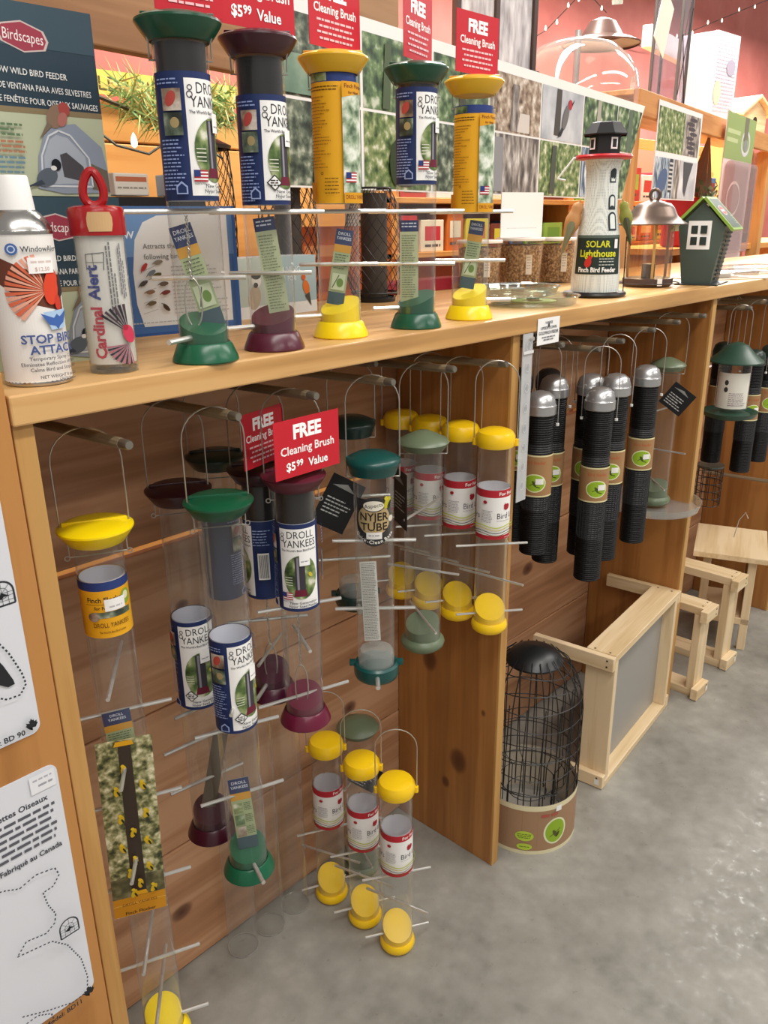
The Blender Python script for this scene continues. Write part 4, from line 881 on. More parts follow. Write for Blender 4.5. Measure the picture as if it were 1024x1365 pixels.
# ---- clear trays
def tray(label, x, y, z, r, disc):
    t = thing('seed_tray', label, 'tray', (x, y, z), 0, 'clear seed trays lying stacked')
    mb = MB(); mb.lathe([(.0001, .004), (r*.86, .0), (r*.92, .003), (r*.97, .017), (r, .018), (r+.002, .0195), (r, .021), (r*.955, .019), (r*.9, .006), (.0001, .007)], clear('tray_plastic2', '#dfe5df', .14, .75), 52); mb.build('dish', t)
    mb = MB(); mb.lathe([(.0001, .008), (.014, .008), (.014, .015), (.0001, .015)], plain('#4a5048', .4), 20); plabel(mb.build('centre_nut', t), 'dark nut at tray centre')
    if disc: mb = MB(); mb.lathe([(.022, .0075), (.05, .0085), (.05, .0075)], plain('#a9c05a', .5), 30); plabel(mb.build('paper_insert', t), 'green paper insert')
    return t
tray('clear round seed tray lying lowest on the counter before the seed cups', .20, .105, T, .100, True)
tray('clear round seed tray lying on top of the lower tray, shifted left', .155, .115, T+.022, .088, False)

# ---- lighthouse feeder
t = thing('lighthouse_feeder', 'white mesh lighthouse feeder with black cabin and red rim on counter', 'bird feeder', (.455, .100, T), -61)
WM = dotmesh('white_mesh', '#e3e7e2', '#a9b0ac', 330)
mb = MB(); prof = [(.056, .012), (.0555, .05), (.0485, .141), (.0435, .165), (.0385, .20), (.036, .245), (.0365, .275), (.041, .297), (.044, .300)]
mb.lathe(prof, WM, 40); mb.build('mesh_tower', t)
mb = MB(); mb.lathe([(.0001, 0), (.070, 0), (.074, .006), (.072, .011), (.058, .008), (.0001, .008)], plain('#17181a', .35), 40); mb.build('base_tray', t)
mb = MB(); mb.lathe([(.040, .300), (.062, .302), (.064, .306), (.062, .310), (.0001, .311)], plain('#c4202c', .35), 40); plabel(mb.build('gallery', t), 'red rimmed gallery plate')
BK = plain('#1b1a1c', .35)
mb = MB(); mb.lathe([(.0365, .310), (.0365, .352), (.0001, .352)], BK, 8, smooth=False, a0=PI/8, a1=2*PI+PI/8); mb.build('cabin', t)
mb = MB(); mb.lathe([(.050, .350), (.0515, .353), (.034, .376), (.030, .378), (.0001, .379)], BK, 8, smooth=False, a0=PI/8, a1=2*PI+PI/8); mb.build('roof', t)
for off in (.62, -.85):
    mb = MB(); P = Print(); P.rect(-.85, 32.1, .85, 34.5, '#f2f0ee'); P.rect(-.5, 32.45, .5, 34.15, '#2a2c30'); P.emit(mb, on_cyl(.0358, off, 0), .0004)
    plabel(mb.build('window_frame', t), 'white framed cabin window')
mb = MB(); P = Print()
for z, hh, s in ((25.1, 3.0, .85), (19.4, 3.2, .95), (14.9, 4.0, 1.1)):
    for k, c in ((1.0, '#2c3338'), (.62, '#dde2de')):
        sk = s*k; zb = z+(1-k)*s*.9; zt = z+hh-s
        P.poly([(sk, zb), (-sk, zb)]+[(-sk*math.cos(PI*q/10), zt+sk*math.sin(PI*q/10)) for q in range(11)][:-1]+[(sk, zt)], c)
def on_lathe(prof, off):
    def fn(u, v, l):
        for (r0, z0), (r1, z1) in zip(prof, prof[1:]):
            if z0 <= v <= z1: r = r0+(r1-r0)*(v-z0)/(z1-z0); break
        else: r = prof[0][0]
        a = -PI/2+off+u/r; rr = r+.0006+l*1.5; return (rr*math.cos(a), rr*math.sin(a), v)
    fn.curved = True; return fn
P.emit(mb, on_lathe(prof, .72)); plabel(mb.build('painted_windows', t), 'grey arched windows on the tower')
mb = MB(); P = Print(); P.rect(-5.6, 5.3, 6.4, 13.9, '#26332f'); P.rect(-5.6, 13.3, 6.4, 13.9, '#5a665e')
P.text('SOLAR', .2, 11.3, 2.0, '#d9d82c', 'c', .02, maxw=5.6); P.text('Lighthouse', .3, 9.2, 2.15, '#d9d82c', 'c', .025, maxw=8.8); P.text('Finch Bird Feeder', .3, 5.8, 1.5, '#f2f2f0', 'c', .03, maxw=9.2)
P.ell(-1.9, 7.9, .8, 1.1, '#c8322a', 14, -.3); P.ell(-1.5, 9.0, .5, .5, '#c8322a', 10); P.dash(.6, 4.2, 8.6, .22, '#b9c0ba'); P.dash(.6, 4.2, 8.0, .22, '#b9c0ba'); P.dash(.6, 4.2, 7.3, .22, '#b9c0ba')
P.rect(4.0, 11.0, 5.0, 13.0, '#eceae6')
P.emit(mb, on_lathe(prof, 0)); mb.build('paper_band', t)
mb = MB()
for x in (-.009, .009): mb.tube([(.066, -.006+x, .012), (.064, -.006+x, .135)], .0012, BK, 6)
for k in range(6): mb.tube([(.066, -.015, .022+k*.022), (.066, .003, .022+k*.022)], .0011, BK, 6)
plabel(mb.build('ladder', t), 'small black wire ladder')
mb = MB(); mb.tube([(-.052, -.01, .308), (-.066, -.012, .305), (-.100, -.015, .262)], .0022, plain('#e6e4e0', .4), 8); mb.tube([(-.100, -.015, .262), (-.082, -.02, .258)], .0022, plain('#e6e4e0', .4), 8); plabel(mb.build('hanger_hook', t), 'white plastic hook')
def finch(par, o, axis, size, body, wing, label):
    o = Vector(o); ax = Vector(axis).normalized(); mb = MB()
    st = [(-.62, .05), (-.55, .10), (-.30, .07), (-.12, .13), (.05, .20), (.22, .215), (.36, .17), (.44, .145), (.54, .155), (.63, .12), (.69, .03), (.77, .005)]
    mb.tube([o+ax*(s*size) for s, r in st], [r*size for s, r in st], body, 12); b = mb.build('perched_bird', par); b['label'] = label
    side = ax.cross(Vector((0, 1, 0))).normalized(); mb = MB()
    for sg in (-1, 1):
        p = [o+ax*(s*size)+Vector((0, sg*.12*size, 0))-side*0 for s in (.28, .05, -.3, -.75)]; mb.tube(p, [.06*size, .13*size, .08*size, .012*size], wing, 8)
    mb.build('wing', b)
finch(t, (-.064, -.012, .155), (.30, 0, 1), .085, plain('#c08a54', .6), plain('#7a7a5c', .6), 'orange and olive finch figure clinging to tower')
finch(t, (.062, .0, .165), (-.25, 0, 1), .07, plain('#8a8a34', .6), plain('#4a4a30', .6), 'olive finch figure clinging to tower')

# ---- bronze roofed feeder
t = thing('canister_feeder', 'round feeder with bronze bell roof and clear wall beside the lighthouse', 'bird feeder', (.800, .135, T), -64)
BR = plain('#6b5a50', .32, .65)
mb = MB(); mb.lathe([(.090, .157), (.092, .160), (.075, .168), (.062, .180), (.052, .200), (.042, .210), (.020, .216), (.010, .219), (.0001, .220)], BR, 44); rf = mb.build('bell_roof', t)
mb = MB(); mb.tube([(.012*math.cos(2*PI*k/20), 0, .232+.013*math.sin(2*PI*k/20)) for k in range(20)], .0045, BR, 8, closed=True); mb.build('finial_loop', rf)
mb = MB(); mb.lathe([(.058, .022), (.058, .158)], clear('canister_wall', '#e9d9bf', .08, .6), 40); mb.build('clear_wall', t)
mb = MB(); mb.lathe([(.0001, .024), (.017, .024), (.017, .060), (.0001, .062)], plain('#4a4240', .5), 20, c=(0, -.035)); plabel(mb.build('seed_port', t), 'dark seed port and centre rod')
for k in range(3):
    a = 2*PI*k/3+.7; mb = MB(); mb.box(.0585*math.cos(a)-.0035, .0585*math.sin(a)-.0035, .02, .0585*math.cos(a)+.0035, .0585*math.sin(a)+.0035, .158, plain('#b08c4e', .45), .001); plabel(mb.build('upright', t), 'tan upright strip')
mb = MB(); mb.lathe([(.0001, .0), (.058, .0), (.066, .008), (.066, .022), (.060, .024), (.0001, .022)], plain('#4c3a36', .4), 40); mb.build('base_dish', t)
mb = MB(); mb.tube([(.082*math.cos(2*PI*k/40), .082*math.sin(2*PI*k/40), .010) for k in range(40)], .0016, plain('#3a3230', .4, .6), 6, closed=True)
for k in range(4): mb.tube([(.06*math.cos(k*PI/2+.3), .06*math.sin(k*PI/2+.3), .012), (.082*math.cos(k*PI/2+.3), .082*math.sin(k*PI/2+.3), .010)], .0014, plain('#3a3230', .4, .6), 6)
mb.build('perch_ring', t)
mb = MB(); P = Print(); P.rect(1.6, .5, 3.0, 2.3, '#eceae6'); P.emit(mb, on_cyl(.0662, .15)); mb.build('price_sticker', t)

# ---- small green house feeder
t = thing('house_feeder', 'dark green house shaped feeder with white window at counter right end', 'bird feeder', (.968, .060, T), -79)
DG = plain('#46544d', .45); LG = plain('#7f9e3c', .45)
mb = MB(); a, b_, d0, h = .038, .060, .055, .152
vs = [(-a, -d0, .004), (a, -d0, .004), (a, d0, .004), (-a, d0, .004), (-b_, -d0, h), (b_, -d0, h), (b_, d0, h), (-b_, d0, h), (0, -d0, h+.062), (0, d0, h+.062)]
mb.add(vs, [(0, 3, 2, 1), (0, 1, 5, 8, 4), (2, 3, 7, 9, 6), (1, 2, 6, 5), (3, 0, 4, 7)], DG); mb.build('walls', t)
for sg in (-1, 1):
    mb = MB(); e = .0135
    p0 = Vector((0, 0, h+.070)); p1 = Vector((sg*(b_+.020), 0, h-.013)); dr = (p1-p0).normalized(); nn = Vector((-dr.z*sg, 0, dr.x*sg))*1
    if nn.z < 0: nn = -nn
    q = [p0, p1, p1+nn*.007, p0+nn*.007]
    vs = [(v.x, -d0-e, v.z) for v in q]+[(v.x, d0+e, v.z) for v in q]
    mb.add(vs, [(0, 1, 2, 3), (7, 6, 5, 4), (0, 4, 5, 1), (1, 5, 6, 2), (2, 6, 7, 3), (3, 7, 4, 0)], LG); r = plabel(mb.build('roof_slope', t), 'lime green roof slope with printed sheet')
    mb = MB(); P = Print(); L = (p1-p0).length*100; P.rect(-5.6, .7, 5.6, L-.7, '#3f4c44'); P.ell(-.5, L*.42, 3.2, 1.7, '#c9b3a8'); P.ell(-.5, L*.42, 2.9, 1.4, '#b23a40'); P.dash(-2.4, 1.4, L*.40, .7, '#e8d8d4')
    P.para(2.6, 5.2, L*.8, 4, .8, .2, '#9aa69a')
    P.emit(mb, on_plane(p0+nn*.0074, (0, sg, 0), dr, nn)); mb.build('printed_sheet', r)
mb = MB(); P = Print(); P.rect(-3.4, 9.3, 2.6, 16.6, '#f0efec')
for i in (0, 1):
    for j in (0, 1): P.rect(-2.55+i*2.45, 10.4+j*2.9, -.85+i*2.45, 12.5+j*2.9, '#2c3632')
P.emit(mb, on_plane((0, -d0-.0004, 0), *FRONT), .0006); plabel(mb.build('window', t), 'white four pane window')
mb = MB(); mb.box(-.052, -.075, 0, .060, .085, .004, plain('#2c3030', .4), .001); mb.build('floor_tray', t)
mb = MB()
for k in range(12): mb.box(a+.004+k*.0012*1.6, -.03, .012+k*.011, a+.006+k*.0012*1.6, .03, .017+k*.011, plain('#20282a', .5))
plabel(mb.build('side_ribs', t), 'dark ribs climbing the side wall')

# ---- blister packs at the right end
for k, (x, y, lb) in enumerate(((1.20, .10, 'flat clear blister pack lying on the counter right of the green house'), (1.50, .13, 'flat clear blister pack lying farthest right on counter'))):
    t = thing('blister_pack', lb, 'package', (x, y, T), -30)
    mb = MB(); mb.box(-.12, -.07, 0, .12, .07, .003, paper('#c9b9a8'), .001); mb.build('card_back', t)
    mb = MB(); mb.box(-.10, -.055, .003, .10, .055, .026, clear('blister', '#e6e2de', .14, .6), .006); mb.build('clear_shell', t)
    mb = MB(); mb.box(-.06, -.03, .004, .02, .03, .016, plain('#dcd6d0', .5), .003); mb.build('contents', t)

# ---- price card on shelf edge and clear hanging strip
t = thing('price_card', 'white price card fixed to the counter front edge above the black feeders', 'sign', (.0795, -.0135, 1.263), 0)
mb = MB(); mb.box(-.040, -.0005, 0, .040, .0003, .052, paper('#f0efed')); mb.build('card', t)
mb = MB(); P = Print(); P.text('YANKEE', 0, 4.0, .75, '#55525a', 'c', .012, maxw=3.2); P.text('UPSIDE DOWN', 0, 2.95, .85, '#4a4850', 'c', .012, maxw=6.0); P.text('GOLDFINCH FEEDER', 0, 2.0, .9, '#4a4850', 'c', .014, maxw=7.2); P.dash(-2.4, 2.4, 1.3, .25, '#7a787e'); P.dash(-1.8, 1.8, .8, .25, '#7a787e'); P.ell(-.1, 3.7, .3, .45, '#3a383e', 10)
P.emit(mb, on_plane((0, -.0008, 0), *FRONT)); mb.build('printed_face', t)
t = thing('merchandise_strip', 'clear plastic merchandise strip hanging down front edge of the first divider', 'strip', (.010, -.012, .945), 0)
mb = MB(); mb.box(-.017, -.001, 0, .017, .001, .345, frosted('strip_plastic', '#e4e6e8', .45), .0005); mb.build('strip', t)
mb = MB(); P = Print()
for k in range(8): z = 2.4+k*4.1; P.ring(0, z+.95, .75, .95, .12, '#c4c6ca', 16); P.poly([(-.25, z+.6), (.3, z+.95), (-.25, z+1.3)], '#9a9a9e')
P.rect(-1.7, 30.6, 1.7, 31.2, '#d9d9d8'); P.emit(mb, on_plane((0, -.0012, 0), *FRONT)); mb.build('cut_outs', t)

# ---- black information tags hanging among the tubes
def black_tag(label, loc, rot, tilt, w=.062, h=.085):
    t = thing('hang_tag', label, 'tag', loc, rot)
    mb = MB(); P = Print(); wc, hc = w*100, h*100
    mb.box(-w/2, -.0004, -h/2, w/2, .0004, h/2, paper('#1a1a1c'))
    P.para(-wc*.38, wc*.38, hc*.05, 5, .7, .25, '#b9b9b6', .4); P.poly([(-wc*.4, hc*.3), (0, hc*.4), (wc*.3, hc*.28)], '#8a8a88'); P.emit(mb, on_plane((0, -.0005, 0), *FRONT))
    o = mb.build('card', t); o.rotation_euler.y = tilt; return t
black_tag('black folded tag hanging tilted behind nyjer tube and maroon feeder', (-.375, .135, 1.005), -20, .55, .075, .10)
black_tag('black tag seen edge on between nyjer tube and sage feeder', (-.285, .06, 1.01), -118, .0, .07, .11)
black_tag('black square tag hanging tilted on the sage feeder with tray', (.812, .020, 1.028), -66, .62, .070, .070)
black_tag('small black tag on the sage feeder standing on the floor', (-.262, .19, .30), -44, .6, .07, .06)

# ================================================================== FLOOR THINGS
# ---- dome cage feeder
t = thing('dome_cage_feeder', 'black wire dome feeder with brown card band standing on the floor', 'bird feeder', (.170, .032, 0), -62)
mb = MB(); KB = DARKWIRE; R = .122
def crad(z):
    return R if z < .36 else R*math.sqrt(max(.0, 1-((z-.36)/.165)**2))
def cage(mb, s, n, zs, z0, jit):
    for k in range(n):
        a = 2*PI*k/n+random.uniform(-jit, jit); pts = []
        for j in range(15):
            z = z0+(.505-z0)*j/14; a2 = a+.0*j; pts.append((crad(z)*s*math.cos(a2), crad(z)*s*math.sin(a2), z))
        mb.tube(pts, .0015, KB, 4, caps=False)
    for z in zs: mb.tube([(crad(z)*s*math.cos(2*PI*k/36), crad(z)*s*math.sin(2*PI*k/36), z+.004*math.sin(3*2*PI*k/36+z*40)) for k in range(36)], .0015, KB, 4, closed=True)
cage(mb, 1.03, 20, (.13, .175, .22, .265, .31, .355, .40, .44, .475), .02, .02); tag(plabel(mb.build('outer_wires', t), 'outer cage of crossing black wires'), kind='stuff')
mb = MB(); 
for k in range(14):
    a = 2*PI*k/14; mb.tube([(.072*math.cos(a), .072*math.sin(a), .03), (.072*math.cos(a), .072*math.sin(a), .13), (.098*math.cos(a+.1), .098*math.sin(a+.1), .15), (.100*math.cos(a+.2), .100*math.sin(a+.2), .40)], .0013, KB, 4, caps=False)
for z, r in ((.13, .072), (.10, .05), (.15, .098), (.25, .10)): mb.tube([(r*math.cos(2*PI*k/30), r*math.sin(2*PI*k/30), z) for k in range(30)], .0013, KB, 4, closed=True)
tag(mb.build('inner_wires', t), kind='stuff')
mb = MB(); mb.lathe([(.070, .482), (.071, .487), (.055, .505), (.03, .518), (.0001, .522)], plain('#15181a', .35), 36); mb.build('top_cap', t)
mb = MB(); mb.lathe([(.1265, .001), (.1265, .146)], plain('#c4b8a4', .7), 56); 
P = Print(); half = PI*12.7; P.rect(-half, 0, half, 14.6, '#a07e60'); P.rect(-half, 0, half, 1.1, '#dcd3ae'); P.rect(-half, 13.1, half, 14.6, '#dcd3ae')
P.ell(8.9, 6.4, 3.3, 3.9, '#dfe0b8'); P.ell(8.9, 6.4, 2.8, 3.4, '#8fb02e'); P.ell(8.8, 5.6, .5, 1.3, '#5a5a2a', 14, .5); P.line([(7.4, 4.9), (10.4, 6.8)], .2, '#4a4a22'); P.ell(9.6, 5.2, .4, .9, '#44481e', 12, -.5)
P.ell(.9, 5.6, 2.3, 1.5, '#b4cc44'); P.dash(-.9, 2.6, 6.0, .22, '#5a7020'); P.dash(-.9, 2.6, 5.5, .22, '#5a7020'); P.dash(-.6, 2.3, 5.0, .22, '#5a7020'); P.ell(1.0, 2.4, 1.9, 1.0, '#b4cc44'); P.dash(-.2, 2.2, 2.3, .22, '#5a7020')
P.dash(4.8, 9.2, 11.3, .75, '#b0584a'); P.rect(8.6, 12.4, 10.2, 14.0, '#efeeec')
P.emit(mb, on_cyl(.1266, .0)); mb.build('card_band', t)
mb = MB(); mb.lathe([(.0001, .006), (.120, .006), (.122, .018)], plain('#a19c94', .5), 40); mb.build('floor_dish', t)
mb = MB(); mb.tube(bail_pts(.010, .012, 0, 0, .008), .0012, KB, 5); k_ = mb.build('lid_catch', t); k_.location = (.075, -.085, .135)

# ---- wooden trays on their sides
SCREEN = dotmesh('wire_screen', '#a6a39e', '#85827e', 420)
def wood_tray(name, label, loc, rot, w, h, d, th, leg, post=.04, screen=True):
    t = thing(name, label, 'feeding tray', loc, rot, 'pale wooden trays standing on edge')
    def brd(nm, a, b, c, e, f, g, m): mb = MB(); mb.box(a, b, c, e, f, g, m, .002); return mb.build(nm, t)
    brd('rail', 0, 0, 0, w, d, th, W_LIGHTX); brd('rail', 0, 0, h-th, w, d, h, W_LIGHTX)
    brd('stile', 0, .001, th, th, d-.001, h-th, W_LIGHT); brd('stile', w-th, .001, th, w, d-.001, h-th, W_LIGHT)
    if screen: mb = MB(); mb.box(th, d*.42, th, w-th, d*.42+.003, h-th, SCREEN); plabel(mb.build('wire_screen', t), 'fine grey wire screen')
    for x in (-th*.9, w+.0005):
        for z in (.002, h-post-.002):
            brd('leg', x, .0, z, x+th*.9, leg, z+post, wood('white_pine_y', ['#bf9f72', '#d8bd92', '#e4cca6'], 'y', .5))
    mb = MB(); 
    for x in (th*.35, w-th*.35):
        for y in (d*.25, d*.75): mb.lathe([(.0001, h+.0006), (.0028, h+.0005), (.003, h-.001)], plain('#3c3228', .6), 10, c=(x, y))
    for z in (h-.012, h-.03): 
        mb.tube([(-th*.9-.0008, .018, z), (-th*.9+.002, .018, z)], .0028, plain('#3c3228', .6), 8); mb.tube([(-th*.9-.0008, .018, z-h+.045), (-th*.9+.002, .018, z-h+.045)], .0028, plain('#3c3228', .6), 8)
    mb.build('screw_heads', t)
    mb = MB(); P = Print(); P.rect(0, 0, 1.4, 1.8, '#eceae4'); P.emit(mb, on_plane((-th*.9-.001, .024, .012), (0, -1, 0), (0, 0, 1), (-1, 0, 0))); mb.build('price_sticker', t)
    return t
wood_tray('wooden_tray', 'large pale wooden tray with grey screen standing on edge in front of middle bay', (.430, -.058, 0), 5.7, .487, .415, .085, .021, .235)
wood_tray('wooden_tray', 'pale wooden tray standing on edge just past the second divider', (1.105, -.045, 0), 90, .28, .325, .07, .026, .09, screen=False)
wood_tray('wooden_tray', 'pale wooden tray standing on edge farthest right, second past the divider', (1.36, -.040, 0), 90, .28, .345, .08, .028, .09, screen=False)
t = thing('roofed_tray', 'pale wooden roofed tray feeder standing behind the smaller trays', 'feeding tray', (1.60, .02, 0), 20)
for (x, y) in ((-.14, -.01), (.085, -.01), (-.14, .14), (.085, .14)): mb = MB(); mb.box(x-.014, y-.014, 0, x+.014, y+.014, .355, W_LIGHT, .002); mb.build('post', t)
mb = MB(); mb.box(-.19, -.055, .357, .115, .19, .378, W_LIGHTX, .002); mb.build('roof_board', t)
mb = MB(); mb.box(-.125, -.002, .126, .070, .002, .355, dotmesh('brown_screen', '#6a4a3c', '#4a342c', 260)); plabel(mb.build('wire_screen', t), 'brownish wire screen')
mb = MB(); mb.box(-.154, -.024, .10, .099, .154, .125, W_LIGHTX, .002); mb.build('tray_floor', t)
mb = MB(); mb.tube([(.0, .06, .378), (.02, .05, .44), (.03, .03, .47), (.02, .02, .45)], .0015, WIRE, 6); mb.build('cord_loop', t)

# ================================================================== THIRD BAY
PG = plain('#2c4a3c', .35)
t = thing('hopper_feeder', 'dark green feeder with cone roof and white label hanging in right bay', 'bird feeder', (1.171, .005, .915), -68)
mb = MB(); mb.lathe([(.078, .172), (.079, .176), (.05, .20), (.03, .222), (.012, .23), (.0001, .232)], PG, 36); mb.build('cone_roof', t)
mb = MB(); mb.lathe([(.047, .03), (.047, .178)], CLEAR, 36); mb.build('clear_wall', t)
mb = MB(); P = Print(); P.rect(-5.5, 3.6, 5.5, 14.4, '#dedbd0'); P.ell(-2.0, 11.5, .6, .8, '#3a3a38', 12); P.ell(-2.0, 9.4, .6, .8, '#3a3a38', 12); P.para(-1, 4.5, 8.2, 7, .6, .22, '#9a8a90', .3); P.emit(mb, on_cyl(.0472)); mb.build('paper_label', t)
mb = MB(); mb.lathe([(.0001, 0), (.05, 0), (.075, .008), (.082, .022), (.079, .022), (.06, .014), (.0001, .034)], PG, 36); mb.build('tray', t)
mb = MB(); mb.tube(bail_pts(.03, .340, .22, 0, .03), .0013, WIRE, 6); mb.build('wire_handle', t)
def mh3(pn, y, ztop, H): x, z = PEGS[pn]; return (x, y, ztop-H), z-.012*(y+.02)/.33+.0083-ztop+H
g3 = 'black mesh feeders in the right bay'
loc, bz = mh3(15, .010, 1.105, .400)
mr = mesh_feeder('black mesh feeder with cream banded label hanging right of the green feeder', loc, -70, .400, bz, g3, '#2c3a34', (.175, .26), .5)
loc, bz = mh3(15, .110, 1.12, .400); copy_tree(mr, None, loc, -60, 'black mesh feeder hanging behind the banded one in right bay')
loc, bz = mh3(14, .130, 1.05, .400); copy_tree(mr, None, loc, -68, 'black mesh feeder hanging behind the dark green feeder')
loc, bz = mh3(16, .020, 1.10, .400); copy_tree(mr, None, loc, -68, 'black mesh feeder at the right picture edge')
t = thing('suet_cage', 'small dark wire suet cage hanging low in the right bay', 'bird feeder', (1.50, .165, .513), -65)
mb = MB()
for k in range(12): a = 2*PI*k/12; mb.tube([(.045*math.cos(a), .045*math.sin(a), 0), (.045*math.cos(a), .045*math.sin(a), .14)], .0014, DARKWIRE, 4)
for z in (0, .028, .056, .084, .112, .14): mb.tube([(.045*math.cos(2*PI*k/24), .045*math.sin(2*PI*k/24), z) for k in range(24)], .0014, DARKWIRE, 4, closed=True)
mb.build('wire_cage', t)
mb = MB(); mb.lathe([(.0001, .142), (.046, .142), (.047, .148), (.0001, .150)], plain('#58605c', .3, .4), 24); mb.build('lid', t)
mb = MB(); mb.tube([(0, 0, .150), (.01, .0, .45), (.018, 0, .733)], .0012, WIRE, 5); mb.build('hanging_wire', t)

# ================================================================== CARDS ON THE FRONT PANEL
def leaf_maple(P, x, y, s, c):
    pts = [(0, -1), (.08, -.5), (.5, -.62), (.42, -.4), (.95, .05), (.75, .15), (.82, .5), (.45, .38), (.3, .3), (.36, .75), (.18, .68), (0, 1.05)]
    P.poly([(x+a*s, y+b*s) for a, b in pts]+[(x-a*s, y+b*s) for a, b in pts[::-1][1:-1]], c)
def arch_window(P, x, y, s):
    c = '#33343a'; P.line([(x-s, y), (x+s, y), (x+s, y+1.1*s)]+[(x+s*math.cos(PI*k/12), y+1.1*s+s*math.sin(PI*k/12)) for k in range(13)]+[(x-s, y)], .12*s+.05, c)
    for k in (-.5, 0, .5): P.line([(x+k*s, y), (x+k*s, y+1.1*s)], .05, c)
    for k in (.4, .8, 1.1): P.line([(x-s, y+k*s), (x+s, y+k*s)], .05, c)
    for a in (45, 90, 135): P.line([(x, y+1.1*s), (x+s*math.cos(math.radians(a)), y+1.1*s+s*math.sin(math.radians(a)))], .05, c)
    P.ring(x, y+1.1*s, s*.5, s*.5, .06, c, 20); P.poly([(x-.55*s, y+.75*s), (x, y+1.15*s), (x+.6*s, y+.75*s), (x+.1*s, y+.8*s), (x-.1*s, y+.6*s)], '#1c1d22')
def sil_card(label, loc, w, h, prn):
    t = thing('silhouette_card', label, 'card', loc, 0)
    mb = MB(); r = .012; pts = []
    for cx, cz, a0 in ((w/2-r, r, -90), (w/2-r, h-r, 0), (-w/2+r, h-r, 90), (-w/2+r, r, 180)):
        pts += [(cx+r*math.cos(math.radians(a0+k*15)), cz+r*math.sin(math.radians(a0+k*15))) for k in range(7)]
    mb.prism(pts, .0012, plain('#d9dbe2', .3), ((0, 0, 0), (1, 0, 0), (0, 0, 1), (0, 1, 0))); mb.build('card', t)
    mb = MB(); P = Print(); prn(P, w*100, h*100); P.emit(mb, on_plane((-w/2, -.0002, 0), *FRONT)); mb.build('printed_face', t); return t
def silA(P, w, h):   # lower card, w x h cm, origin bottom left
    for i, s in enumerate(('Silhouettes Oiseaux',)): P.text(s, w-1.7, h-4.6, 1.15, '#3c3c44', 'r', .02, maxw=9)
    for k in range(6): P.dash(2, w-1.0-(k % 3)*.3, h-5.75-k*.95, .42, '#5a5a62')
    P.text('Fabriqué au Canada', w-1.0, h-12.2, 1.1, '#3c3c44', 'r', .02, maxw=8); P.rect(w-3.6, h-3.0, w-.4, h-.5, '#e6e6ea'); P.dash(w-3.2, w-.8, h-1.3, .25, '#b0b0b8'); P.dash(w-2.6, w-.8, h-2.2, .3, '#a0a0a8')
    P.dotted([(w-15, h-13.6), (w-12, h-13.2), (w-9, h-14.0), (w-7.2, h-14.9), (w-5.0, h-14.2), (w-2.6, h-14.7), (w-2.2, h-16.0), (w-3.2, h-17.2), (w-4.6, h-17.3), (w-4.3, h-19.5), (w-3.6, h-21.4), (w-3.9, h-22.7), (w-5.2, h-23.5), (w-7.8, h-22.8), (w-9.2, h-24.2), (w-7.0, h-24.6), (w-4.8, h-25.0), (w-3.0, h-27), (w-1.6, h-30.5), (w-1.2, h-34), (w-1.6, h-36.4), (w-3.6, h-36.6), (w-7, h-35.0), (w-10.5, h-33.0)], .2, '#4a4a52')
    P.dotted([(w-10.5, h-34.6), (w-8.4, h-34.5), (w-6.8, h-35.6), (w-6.6, h-36.9), (w-7.6, h-37.4), (w-9.8, h-37.6)], .2, '#4a4a52')
    arch_window(P, w-2.6, h-25.0, 1.25)
    leaf_maple(P, w-1.6, 2.0, .85, '#26272c'); P.text('Model: BD11', w-2.8, .9, 1.0, '#2c2c34', 'r', .025, maxw=5.6)
def silB(P, w, h):   # upper card
    arch_window(P, w-1.7, h-13.4, 1.4)
    P.poly([(w-4.8, h-17.0), (w-4.0, h-18.6), (w-3.0, h-20.6), (w-2.2, h-22.8), (w-2.1, h-23.4), (w-2.9, h-23.5), (w-4.6, h-22.2), (w-7.5, h-20)], '#26272c')
    P.dotted([(w-5.5, h-15.2), (w-3.6, h-16.6), (w-2.2, h-19.2), (w-1.2, h-22.2), (w-.95, h-23.8), (w-1.8, h-24.9), (w-3.4, h-24.8), (w-6, h-23.0)], .22, '#33343a')
    leaf_maple(P, w-1.2, 1.7, .8, '#26272c'); P.text('Model: BD 90', w-2.1, .75, 1.0, '#2c2c34', 'r', .025, maxw=5.8)
    P.rect(2, h-9, w-2, h-3, '#d0d2da')
sil_card('white bird silhouette card with dotted outline and model BD11, lower on panel', (-1.155, -.0155, .484), .272, .379, silA)
sil_card('white silhouette card with black bird shape and model BD 90, upper on panel', (-1.165, -.0155, .915), .272, .31, silB)
mb = MB()

# ================================================================== UPPER STRUCTURE (turned 8.4 degrees from the counter)
ANG = 8.44; DV = Vector((math.cos(math.radians(ANG)), math.sin(math.radians(ANG)), 0)); NV = Vector((-DV.y, DV.x, 0)); O0 = Vector((-.468, .38, 0))
def up(s, n=0.0, z=0.0): p = O0+DV*s+NV*n; return (p.x, p.y, z)
rack = thing('upper_shelf', 'pine upper shelf on posts running behind and above the counter', 'shelf', (O0.x, O0.y, 0), ANG)
def ub(name, s0, n0, z0, s1, n1, z1, mat, lab=None):
    mb = MB(); mb.box(s0, n0, z0, s1, n1, z1, mat, .003); o = mb.build(name, rack)
    if lab: o['label'] = lab
    return o
ub('apron_board', -.95, .004, 1.755, .66, .03, 2.22, W_APRON, 'wide brown apron board at left'); WR = wood('pine_rail', ['#9a6632', '#b87c42', '#c68c50'], 'x', .5); ub('rail', .70, .004, 1.83, 2.30, .03, 1.905, WR); ub('rail', 2.305, .004, 1.872, 5.2, .03, 1.963, WR)
ub('shelf_board', -.95, .03, 1.887, 2.30, .36, 1.905, W_TOP); ub('shelf_board', 2.305, .03, 1.943, 5.2, .42, 1.963, W_TOP)
W_POST = wood('pine_post', ['#a06c34', '#be8446', '#cb9454'], 'z', .5)
